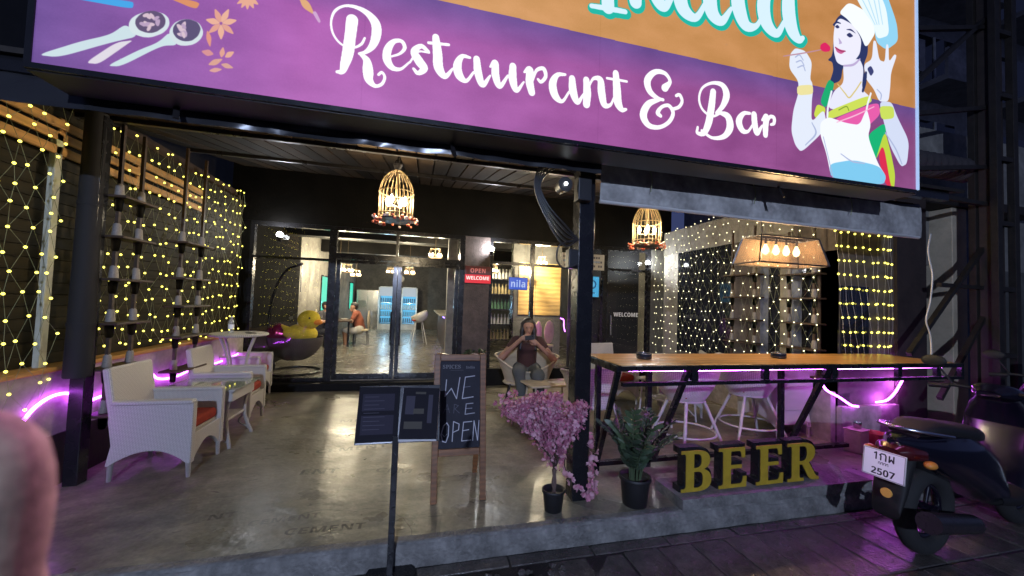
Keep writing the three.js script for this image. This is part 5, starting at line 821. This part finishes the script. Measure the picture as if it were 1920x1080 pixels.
  const is = (lb, p, turn) => { const s = thing('tall_seat', lb, 'bar stool', p, turn, 'stools at the inside counter'); mk('shell', at(new THREE.SphereGeometry(0.28, 24, 12, 0, 6.2832, 1.5, 1.2).scale(1, 1, 0.9), 0, 0.96, 0, 0, 0, 0.45), M.whitePaint, s); mk('cushion', rb(0.3, 0.06, 0.3, -0.06, 0.8, 0, 0.03, 0, 0, 0.3), M.cushion, s); for (const x of [-1, 1]) for (const z of [-1, 1]) mk('leg', bar([x * 0.24, 0, z * 0.22], [x * 0.1, 0.72, z * 0.1], 0.014), M.whitePaint, s); };
  is('white shell stool with red cushion at the inside counter', [-0.02, 0.15, -12.6], 0.2);
  const pl = thing('round_column', 'pale square column just inside the glass door', 'column', [0.66, 0.15, -8.4]); mk('shaft', rb(0.2, 3.1, 0.2, 0, 1.56, 0, 0.01), M.lightWall, pl); mk('skirting', rb(0.26, 0.2, 0.26, 0, 0.1, 0, 0.01), M.lightWall, pl);
  const sh = thing('bottle_rack', 'dark shelf rack of bottles seen through window by pier', 'shelf', [1.75, 0.15, -8.9]);
  for (let k = 0; k < 5; k++) { const b = mk('shelf', bx(0.8, 0.025, 0.3, 0, 0.55 + k * 0.36, 0), M.blackMetal, sh), bt = []; for (let i = 0; i < 9; i++) bt.push(cy(0.034, 0.03, 0.16, -0.34 + i * 0.085, 0.64 + k * 0.36, 0.02, 8), cy(0.014, 0.012, 0.09, -0.34 + i * 0.085, 0.76 + k * 0.36, 0.02, 6)); mk('bottles', bt, [Ph({ color: lin(0.2, 0.16, 0.08), roughness: 0.08 }), Ph({ color: lin(0.3, 0.3, 0.28), roughness: 0.08 }), Ph({ color: lin(0.05, 0.1, 0.06), roughness: 0.08 })][k % 3], b); }
  mk('upright', [b2(-0.43, -0.4, 0, 2.3, -0.15, 0.15), b2(0.4, 0.43, 0, 2.3, -0.15, 0.15)], M.blackMetal, sh);
  // chandeliers
  const ch = (lb, p, k = 6, r = 0.16, cd = 4.2) => { const c = thing('chandelier', lb, 'lamp', p, 0, 'chandeliers inside the shop'); mk('frame', [at(new THREE.TorusGeometry(r, 0.01, 6, 24), 0, 0, 0, Math.PI / 2), at(new THREE.TorusGeometry(r * 0.7, 0.008, 6, 24), 0, 0.2, 0, Math.PI / 2), ...Array.from({ length: 8 }, (_, i) => bar([r * Math.cos(i * 0.785), 0, r * Math.sin(i * 0.785)], [r * 0.7 * Math.cos(i * 0.785), 0.2, r * 0.7 * Math.sin(i * 0.785)], 0.005, 0.005, 5)), cy(0.006, 0.006, 3.3 - p[1] - 0.2, 0, (3.3 - p[1] - 0.2) / 2 + 0.2, 0, 6), bar([-r, 0, 0], [r, 0, 0], 0.006), bar([0, 0, -r], [0, 0, r], 0.006)], M.brass, c); for (let i = 0; i < k; i++) { const a = i / k * 6.28; mk('bulb', sp(0.026, r * 0.8 * Math.cos(a), 0.05, r * 0.8 * Math.sin(a), 1, 1.4, 1, 10, 8), G.warm, c); } lamp(c, [r * 0.8, 0.05, 0], cd, lin(1, 0.84, 0.58), 0.5); lamp(c, [-r * 0.8 * 1, 0.05, 0], cd, lin(1, 0.84, 0.58), 0.5); };
  ch('cage chandelier over the dining table near the window', [-2.2, 2.3, -11.2]); ch('cage chandelier over the diners', [-2.0, 2.25, -12.6]); ch('cage chandelier near the steel fridge', [-1.2, 2.6, -15.6]); ch('cage chandelier over the inside counter', [-0.35, 2.35, -11.8]); ch('cage chandelier beyond the plush duck', [-1.9, 2.25, -10.6], 6, 0.16, 2.5);
  ch('three bulb chandelier in front of the bottle rack', [1.55, 2.25, -8.3], 4, 0.13, 3); ch('three bulb chandelier in front of the yellow panels', [2.75, 2.5, -8.4], 4, 0.13, 8); ch('cage chandelier in the middle of the room', [0.3, 2.6, -9.0], 6, 0.16, 5);
  // ceiling fan rose and air unit
  const cl = thing('wall_clock', 'round white clock on the back wall', 'clock', [-0.95, 2.55, -18.98]); mk('dial', cy(0.16, 0.16, 0.03, 0, 0, 0, 28, Math.PI / 2), M.whitePaint, cl); mk('rim', new THREE.TorusGeometry(0.165, 0.014, 6, 30), M.darkMetal, cl);
}
// ---------- signs on the shop front ----------
{
  const o = thing('open_sign', 'red LED sign reading OPEN WELCOME on the pier', 'sign', [1.04, 2.1, GZ + 0.09]);
  mk('case', rb(0.5, 0.33, 0.04, 0, 0, -0.005, 0.01), M.plastic, o);
  const t = canvas(400, 256, (c, w, h) => { c.fillStyle = '#3a0608'; c.fillRect(0, 0, w, h / 2); c.fillStyle = '#c01020'; c.fillRect(0, h / 2, w, h / 2); c.textAlign = 'center'; c.font = 'bold 92px sans-serif'; c.fillStyle = '#b06058'; c.fillText('OPEN', w / 2, 100); c.font = 'bold 74px sans-serif'; c.fillStyle = '#ffe0d8'; c.fillText('WELCOME', w / 2, 205); });
  mk('sign_face', at(face(0.49, 0.32), 0, 0, 0.0165), S({ color: lin(0.01, 0.01, 0.01), emissive: lin(1, 1, 1), emissiveMap: t, emissiveIntensity: 0.95, roughness: 0.4 }), o);
  const b = thing('blue_sign', 'blue glowing sign with letters hanging in the window', 'sign', [2.0, 2.0, -7.7]);
  const t2 = canvas(256, 150, (c, w, h) => { c.fillStyle = '#3b62d8'; c.fillRect(0, 0, w, h); c.fillStyle = '#b9cdfa'; c.textAlign = 'center'; c.font = 'bold 120px sans-serif'; c.fillText('nila', w / 2, 120); });
  mk('case', rb(0.42, 0.27, 0.03, 0, 0, -0.01, 0.006), M.plastic, b); mk('sign_face', at(face(0.4, 0.25), 0, 0, 0.0065), S({ color: lin(0, 0, 0), emissive: lin(1, 1, 1), emissiveMap: t2, emissiveIntensity: 0.65, roughness: 0.4 }), b); mk('cable', [bar([-0.15, 0.13, 0], [-0.15, 1.29, 0], 0.003), bar([0.15, 0.13, 0], [0.15, 1.29, 0], 0.003)], M.wire, b);
  const s = thing('blue_round_sign', 'light blue lit panel with a dark ring on the window', 'sign', [3.42, 1.98, GZ - 0.04]);
  const t3 = canvas(200, 220, (c) => { c.fillStyle = '#4fb6ea'; c.fillRect(0, 0, 200, 220); c.strokeStyle = '#164a78'; c.lineWidth = 16; c.beginPath(); c.arc(120, 85, 42, 0, 6.3); c.stroke(); c.fillStyle = '#7cc8f0'; c.beginPath(); c.arc(120, 85, 26, 0, 6.3); c.fill(); c.fillStyle = '#164a78'; c.fillRect(90, 170, 62, 14); });
  mk('case', rb(0.4, 0.44, 0.03, 0, 0, -0.01, 0.006), M.plastic, s); mk('sign_face', at(face(0.38, 0.42), 0, 0, 0.0065), S({ color: lin(0, 0, 0), emissive: lin(1, 1, 1), emissiveMap: t3, emissiveIntensity: 0.6, roughness: 0.4 }), s);
  const notice = (lb, x, w, seedy) => { const n = thing('paper_notice', lb, 'notice', [x, 2.48, GZ + 0.06], 0, 'paper notices on the shop window'); const tx = canvas(160, 128, (c) => { c.fillStyle = '#a9a6a2'; c.fillRect(0, 0, 160, 128); c.fillStyle = '#4a4a58'; for (let i = 0; i < 3; i++) for (let k = 0; k < 6; k++) if ((i * 5 + k * 3 + seedy) % 4) c.fillRect(14 + k * 22, 18 + i * 36, 16, 18); c.fillStyle = '#7f8fae'; c.fillRect(20, 56, 100, 12); }); mk('sheet', bx(w, 0.32, 0.004), S({ color: lin(0.5, 0.49, 0.47), roughness: 0.7 }), n); mk('print', at(face(w - 0.01, 0.31), 0, 0, 0.0035), S({ map: tx, roughness: 0.7 }), n); };
  notice('grey printed paper notice above the light blue panel', 3.48, 0.38, 1); notice('pink tinted paper notice at the window edge by the cables', 2.84, 0.2, 2);
  const p = thing('planter_crate', 'dark wooden crate of plants beside the pier', 'crate', [1.0, 0, -6.85]); mk('crate_body', [b2(-0.2, 0.2, 0.03, 0.55, 0.14, 0.16), b2(-0.2, 0.2, 0.03, 0.55, -0.16, -0.14), b2(-0.2, -0.18, 0.03, 0.55, -0.14, 0.14), b2(0.18, 0.2, 0.03, 0.55, -0.14, 0.14), b2(-0.18, 0.18, 0.03, 0.05, -0.14, 0.14)], M.darkWood, p); const lv = []; for (let i = 0; i < 90; i++) lv.push(at(new THREE.CircleGeometry(0.04, 5).scale(0.5, 1, 1), rr(-0.2, 0.2), rr(0.5, 0.72), rr(-0.14, 0.14), rnd() * 6, rnd() * 6, rnd() * 6)); mk('foliage', lv, M.leaf, p);
}

// ---------- people ----------
// bones: [ax, ay, az, ra, bx, by, bz, rb]; joined by a smooth minimum and meshed
function flesh(bones, cell = 0.016, k = 0.03, grow = 0) {
  const lo = V(1e9, 1e9, 1e9), hi = V(-1e9, -1e9, -1e9);
  for (const b of bones) for (const o of [0, 4]) { const r = b[o + 3] + grow + 3 * cell; lo.min(V(b[o] - r, b[o + 1] - r, b[o + 2] - r)); hi.max(V(b[o] + r, b[o + 1] + r, b[o + 2] + r)); }
  const c = lo.clone().add(hi).multiplyScalar(0.5), half = Math.max(hi.x - lo.x, hi.y - lo.y, hi.z - lo.z) / 2, res = Math.ceil(2 * half / cell) + 4, mc = new MarchingCubes(res, new THREE.MeshBasicMaterial(), false, false, 200000), h = res / 2;
  const P = bones.map((b) => { const d = [b[4] - b[0], b[5] - b[1], b[6] - b[2]]; return [b, d, d[0] * d[0] + d[1] * d[1] + d[2] * d[2] || 1e-9]; });
  for (let z = 0; z < res; z++) for (let y = 0; y < res; y++) for (let x = 0; x < res; x++) {
    const X = c.x + (x - h) / h * half, Y = c.y + (y - h) / h * half, Z = c.z + (z - h) / h * half; let s = 1e9;
    for (const [b, d, l] of P) { const px = X - b[0], py = Y - b[1], pz = Z - b[2], t = Math.max(0, Math.min(1, (px * d[0] + py * d[1] + pz * d[2]) / l)), e = Math.hypot(px - d[0] * t, py - d[1] * t, pz - d[2] * t) - (b[3] + (b[7] - b[3]) * t) - grow; if (e > s + k) continue; const q = Math.max(0, k - Math.abs(e - s)) / k; s = Math.min(e, s) - q * q * k * 0.25; }
    mc.field[x + y * res + z * res * res] = -s;
  }
  mc.isolation = 0; mc.update();
  const n = mc.count, g = new THREE.BufferGeometry(), p = new Float32Array(n * 3);
  for (let i = 0; i < n; i++) for (let j = 0; j < 3; j++) p[i * 3 + j] = mc.positionArray[i * 3 + j] * half + [c.x, c.y, c.z][j];
  g.setAttribute('position', new THREE.BufferAttribute(p, 3)); const m = mergeVertices(g, 1e-5); m.computeVertexNormals(); m.setAttribute('uv', new THREE.BufferAttribute(new Float32Array(m.attributes.position.count * 2), 2)); return m;
}
// a bent hand: palm at w pointing along d, fingers curling towards n
function hand(w, d, n, s = 1) {
  const W = V(...w), F = V(...d).normalize(), N = V(...n).normalize(), S_ = F.clone().cross(N).normalize(), out = [], q = (f, sd, u) => W.clone().addScaledVector(F, f).addScaledVector(S_, sd).addScaledVector(N, u);
  const seg = (a, b, ra, rb_) => out.push([a.x, a.y, a.z, ra, b.x, b.y, b.z, rb_]);
  for (const sd of [-0.024, -0.008, 0.008, 0.024]) seg(q(0, sd * 0.7, 0), q(0.08, sd, 0.002), 0.014, 0.012);
  [[-0.027, 0.055], [-0.009, 0.068], [0.009, 0.064], [0.026, 0.05]].forEach(([sd, l]) => { const a = q(0.085, sd, 0), b = q(0.085 + l * 0.5, sd, l * 0.3), c = q(0.085 + l * 0.55, sd * 0.95, l * 0.8); seg(a, b, 0.0095, 0.0085); seg(b, c, 0.0085, 0.0075); });
  const t0 = q(0.02, -0.03 * s, 0.004), t1 = q(0.055, -0.05 * s, 0.022), t2 = q(0.085, -0.045 * s, 0.035); seg(t0, t1, 0.012, 0.0105); seg(t1, t2, 0.0105, 0.0085);
  return out;
}
// head about centre c looking along f: skull, jaw, nose, ears (the features are parts)
function headBones(c, f) {
  const C = V(...c), F = V(...f).normalize(), R = V(0, 1, 0).cross(F).normalize().negate(), q = (x, y, z) => C.clone().addScaledVector(R, x).addScaledVector(F, z).add(V(0, y, 0)), o = [], seg = (a, b, ra, rb_) => o.push([a.x, a.y, a.z, ra, b.x, b.y, b.z, rb_]);
  seg(q(0, 0.035, -0.02), q(0, 0.03, 0.015), 0.083, 0.078); seg(q(0, -0.02, 0.02), q(0, -0.085, 0.045), 0.066, 0.036); seg(q(0, 0.0, 0.088), q(0, -0.03, 0.104), 0.009, 0.014); for (const s of [-1, 1]) { seg(q(s * 0.08, 0.01, -0.01), q(s * 0.083, -0.03, -0.005), 0.014, 0.01); seg(q(s * 0.03, 0.032, 0.075), q(s * 0.02, 0.034, 0.08), 0.014, 0.014); }
  seg(q(-0.014, -0.056, 0.08), q(0.014, -0.056, 0.08), 0.01, 0.01);
  return { bones: o, q, F };
}
function features(head, parent, eye = true) {
  for (const s of [-1, 1]) { const e = head.q(s * 0.031, 0.018, 0.083); mk('eye', sp(0.011, e.x, e.y, e.z, 1, 0.7, 1, 10, 8), M.hair, parent); const b0 = head.q(s * 0.016, 0.042, 0.09), b1 = head.q(s * 0.05, 0.042, 0.078); mk('eyebrow', bar(b0.toArray(), b1.toArray(), 0.005, 0.003), M.hair, parent); }
  const m0 = head.q(-0.02, -0.056, 0.088), m1 = head.q(0.02, -0.056, 0.088); mk('mouth', bar(m0.toArray(), m1.toArray(), 0.006), S({ color: lin(0.35, 0.1, 0.09), roughness: 0.5 }), parent);
}
const cloth = (r, g, b) => S({ color: lin(r, g, b), roughness: 0.9, map: rep(tPlain, 6) });
{ // woman in the shell chair, phone held up in both hands, elbows on the chair arms
  const w = thing('person', 'seated woman in brown top and grey trousers holding a phone', 'person', [1.64, 0, -5.6], -0.22); w.scale.setScalar(1.06);
  const hd = headBones([0, 1.145, 0.0], [0.05, -0.12, 1]);
  const torso = [[-0.08, 0.52, -0.08, 0.12, 0.08, 0.52, -0.08, 0.12], [0, 0.55, -0.1, 0.135, 0, 0.78, -0.1, 0.125], [0, 0.78, -0.1, 0.125, 0, 0.92, -0.08, 0.12], [-0.15, 0.95, -0.08, 0.06, 0.15, 0.95, -0.08, 0.06], [0, 0.93, -0.08, 0.08, 0, 1.0, -0.05, 0.052], [-0.06, 0.86, 0.01, 0.055, 0.06, 0.86, 0.01, 0.055]];
  const legs = [[-0.1, 0.5, -0.06, 0.1, -0.13, 0.58, 0.33, 0.075], [-0.13, 0.58, 0.33, 0.07, -0.06, 0.12, 0.4, 0.045], [0.1, 0.5, -0.06, 0.1, 0.13, 0.53, 0.35, 0.075], [0.13, 0.53, 0.35, 0.07, 0.14, 0.1, 0.36, 0.045]];
  const arms = [[-0.18, 0.94, -0.08, 0.055, -0.37, 0.72, 0.07, 0.043], [-0.37, 0.72, 0.07, 0.042, -0.1, 1.0, 0.17, 0.027], [0.18, 0.94, -0.08, 0.055, 0.37, 0.71, 0.09, 0.043], [0.37, 0.71, 0.09, 0.042, 0.12, 0.94, 0.19, 0.027]];
  const neck = [[0, 0.98, -0.05, 0.05, 0, 1.08, -0.02, 0.048]], feet = [[-0.06, 0.08, 0.4, 0.04, -0.05, 0.04, 0.56, 0.035], [0.14, 0.06, 0.36, 0.04, 0.16, 0.04, 0.52, 0.035]];
  const body = flesh([...torso, ...legs, ...arms, ...neck, ...feet], 0.014, 0.04);
  const fine = flesh([...hd.bones, ...neck], 0.006, 0.02), hl = flesh(hand([-0.1, 1.0, 0.17], [0.85, 0.45, 0.1], [0.2, -0.2, -1], 1), 0.0045, 0.008), hr = flesh(hand([0.12, 0.94, 0.19], [-0.75, 0.5, 0.0], [0, -0.3, -1], -1), 0.0045, 0.008);
  mk('body', [body, fine, hl, hr], M.skin, w); features(hd, w);
  mk('top', flesh([...torso.slice(1), [-0.18, 0.94, -0.08, 0.056, -0.24, 0.86, -0.02, 0.054], [0.18, 0.94, -0.08, 0.056, 0.24, 0.86, -0.02, 0.054]].map((b) => b), 0.015, 0.04, 0.012), cloth(0.075, 0.03, 0.026), w);
  mk('trousers', flesh([torso[0], ...legs], 0.015, 0.04, 0.012), cloth(0.13, 0.14, 0.13), w);
  mk('shoe', flesh(feet, 0.012, 0.02, 0.01), M.plastic, w);
  const h = (x, y, z) => hd.q(x, y, z), hb = [[0, 0.055, -0.03, 0.09, 0, 0.06, 0.0, 0.088]]; for (const s of [-1, 1]) hb.push([s * 0.07, 1.2, -0.01, 0.042, s * 0.085, 1.1, 0.0, 0.034], [s * 0.085, 1.1, 0.0, 0.034, s * 0.11, 0.84, 0.045, 0.026], [s * 0.05, 1.15, -0.07, 0.06, s * 0.06, 0.95, -0.1, 0.05]);
  hb[0] = [0, 1.21, -0.04, 0.088, 0, 1.215, -0.01, 0.083];
  mk('hair', flesh(hb, 0.009, 0.03), M.hair, w);
  mk('necklace', [sp(0.012, 0.0, 0.93, 0.075), sp(0.01, 0.03, 0.945, 0.07), sp(0.01, -0.03, 0.945, 0.07)], M.steel, w);
  const ph = thing('phone', 'dark phone held up by the seated woman', 'phone', [1.64, 0, -5.6], -0.22); ph.scale.setScalar(1.06); mk('phone_body', rb(0.13, 0.065, 0.009, 0.01, 1.02, 0.205, 0.004, 0.1, 0, 0.15), M.plastic, ph); mk('camera_lens', sp(0.008, 0.05, 1.04, 0.213, 1, 1, 0.4), M.darkGlass, ph);
}
function diner(label, p, turn, shirt, trousers, bare) { // seated, faces +x, leaning over the table
  const w = thing('person', label, 'person', p, turn);
  const hd = headBones([0.2, 1.22, 0], [1, -0.45, 0]);
  const torso = [[-0.02, 0.56, -0.09, 0.12, -0.02, 0.56, 0.09, 0.12], [-0.02, 0.58, 0, 0.14, 0.04, 0.82, 0, 0.135], [0.04, 0.82, 0, 0.135, 0.1, 1.0, 0, 0.12], [0.1, 1.02, -0.16, 0.065, 0.1, 1.02, 0.16, 0.065]];
  const legs = [], arms = [], sleeve = [], feet = [];
  for (const s of [-1, 1]) { legs.push([0.0, 0.52, s * 0.1, 0.1, 0.4, 0.52, s * 0.14, 0.07], [0.4, 0.52, s * 0.14, 0.066, 0.36, 0.1, s * 0.14, 0.045]); arms.push([0.1, 1.02, s * 0.18, 0.055, 0.2, 0.8, s * 0.25, 0.043], [0.2, 0.8, s * 0.25, 0.042, 0.42, 0.83, s * 0.12, 0.028]); sleeve.push([0.1, 1.02, s * 0.18, 0.06, 0.16, 0.9, s * 0.22, 0.055]); feet.push([0.36, 0.06, s * 0.14, 0.042, 0.52, 0.04, s * 0.15, 0.036]); }
  const neck = [[0.1, 1.02, 0, 0.055, 0.17, 1.14, 0, 0.05]];
  mk('body', [flesh([...torso, ...legs, ...arms, ...neck, ...feet], 0.018, 0.04), flesh(hd.bones, 0.008, 0.02), ...[-1, 1].map((s) => flesh(hand([0.42, 0.83, s * 0.12], [0.8, -0.1, -s * 0.4], [0, -1, 0], s), 0.006, 0.008))], M.skin, w); features(hd, w);
  mk('shirt', flesh([...torso.slice(1), ...sleeve], 0.018, 0.04, 0.014), shirt, w);
  mk('trousers', flesh([torso[0], ...(bare ? legs.filter((_, i) => i % 2 === 0) : legs)], 0.018, 0.04, 0.014), trousers, w);
  mk('shoe', flesh(feet, 0.014, 0.02, 0.01), M.whitePaint, w);
  mk('hair', flesh([[0.15, 1.3, 0, 0.083, 0.2, 1.3, 0, 0.078], [0.12, 1.27, 0, 0.07, 0.12, 1.2, 0, 0.05]], 0.01, 0.03), M.hair, w);
  return w;
}
diner('seated diner in rust shirt and white shorts eating at the table', [-1.78, 0.06, -12.35], Math.PI, cloth(0.32, 0.09, 0.05), cloth(0.6, 0.58, 0.54), true);
diner('seated diner in grey shirt bent over the table', [-2.82, 0.06, -11.95], -0.3, cloth(0.09, 0.085, 0.1), cloth(0.05, 0.05, 0.06), false);
{ // the photographer's fingertip in front of the lens
  const g = lathe([[0.0005, 0.012], [0.004, 0.0112], [0.0075, 0.0088], [0.0098, 0.005], [0.0108, 0], [0.0112, -0.006], [0.011, -0.014], [0.0104, -0.022], [0.011, -0.028], [0.0116, -0.034], [0.0118, -0.05], [0.012, -0.075]], 36);
  const q = g.attributes.position; for (let i = 0; i < q.count; i++) { const x = q.getX(i), y = q.getY(i), z = q.getZ(i), n = 0.00025 * fb(x * 200, y * 200, z * 200, 2); q.setXYZ(i, x * 1.05 + n, y, z * 0.9 - 1.5 * Math.max(0, -y) ** 2 + n); } g.computeVertexNormals();
  const f = thing('finger', 'fingertip of the photographer close to the lens', 'finger', [-0.0735, 1.5675, -0.083]);
  mk('fingertip', metric(g), Ph({ color: lin(0.78, 0.62, 0.46), roughness: 0.75, map: rep(tConc, 30), bumpMap: rep(tConcB, 45), bumpScale: 0.0006 }), f, null, [0.25, 0, -0.2]);
}
scene.traverse((o) => { if (o.isMesh) { o.castShadow = true; o.receiveShadow = true; } });
renderer.render(scene, camera);
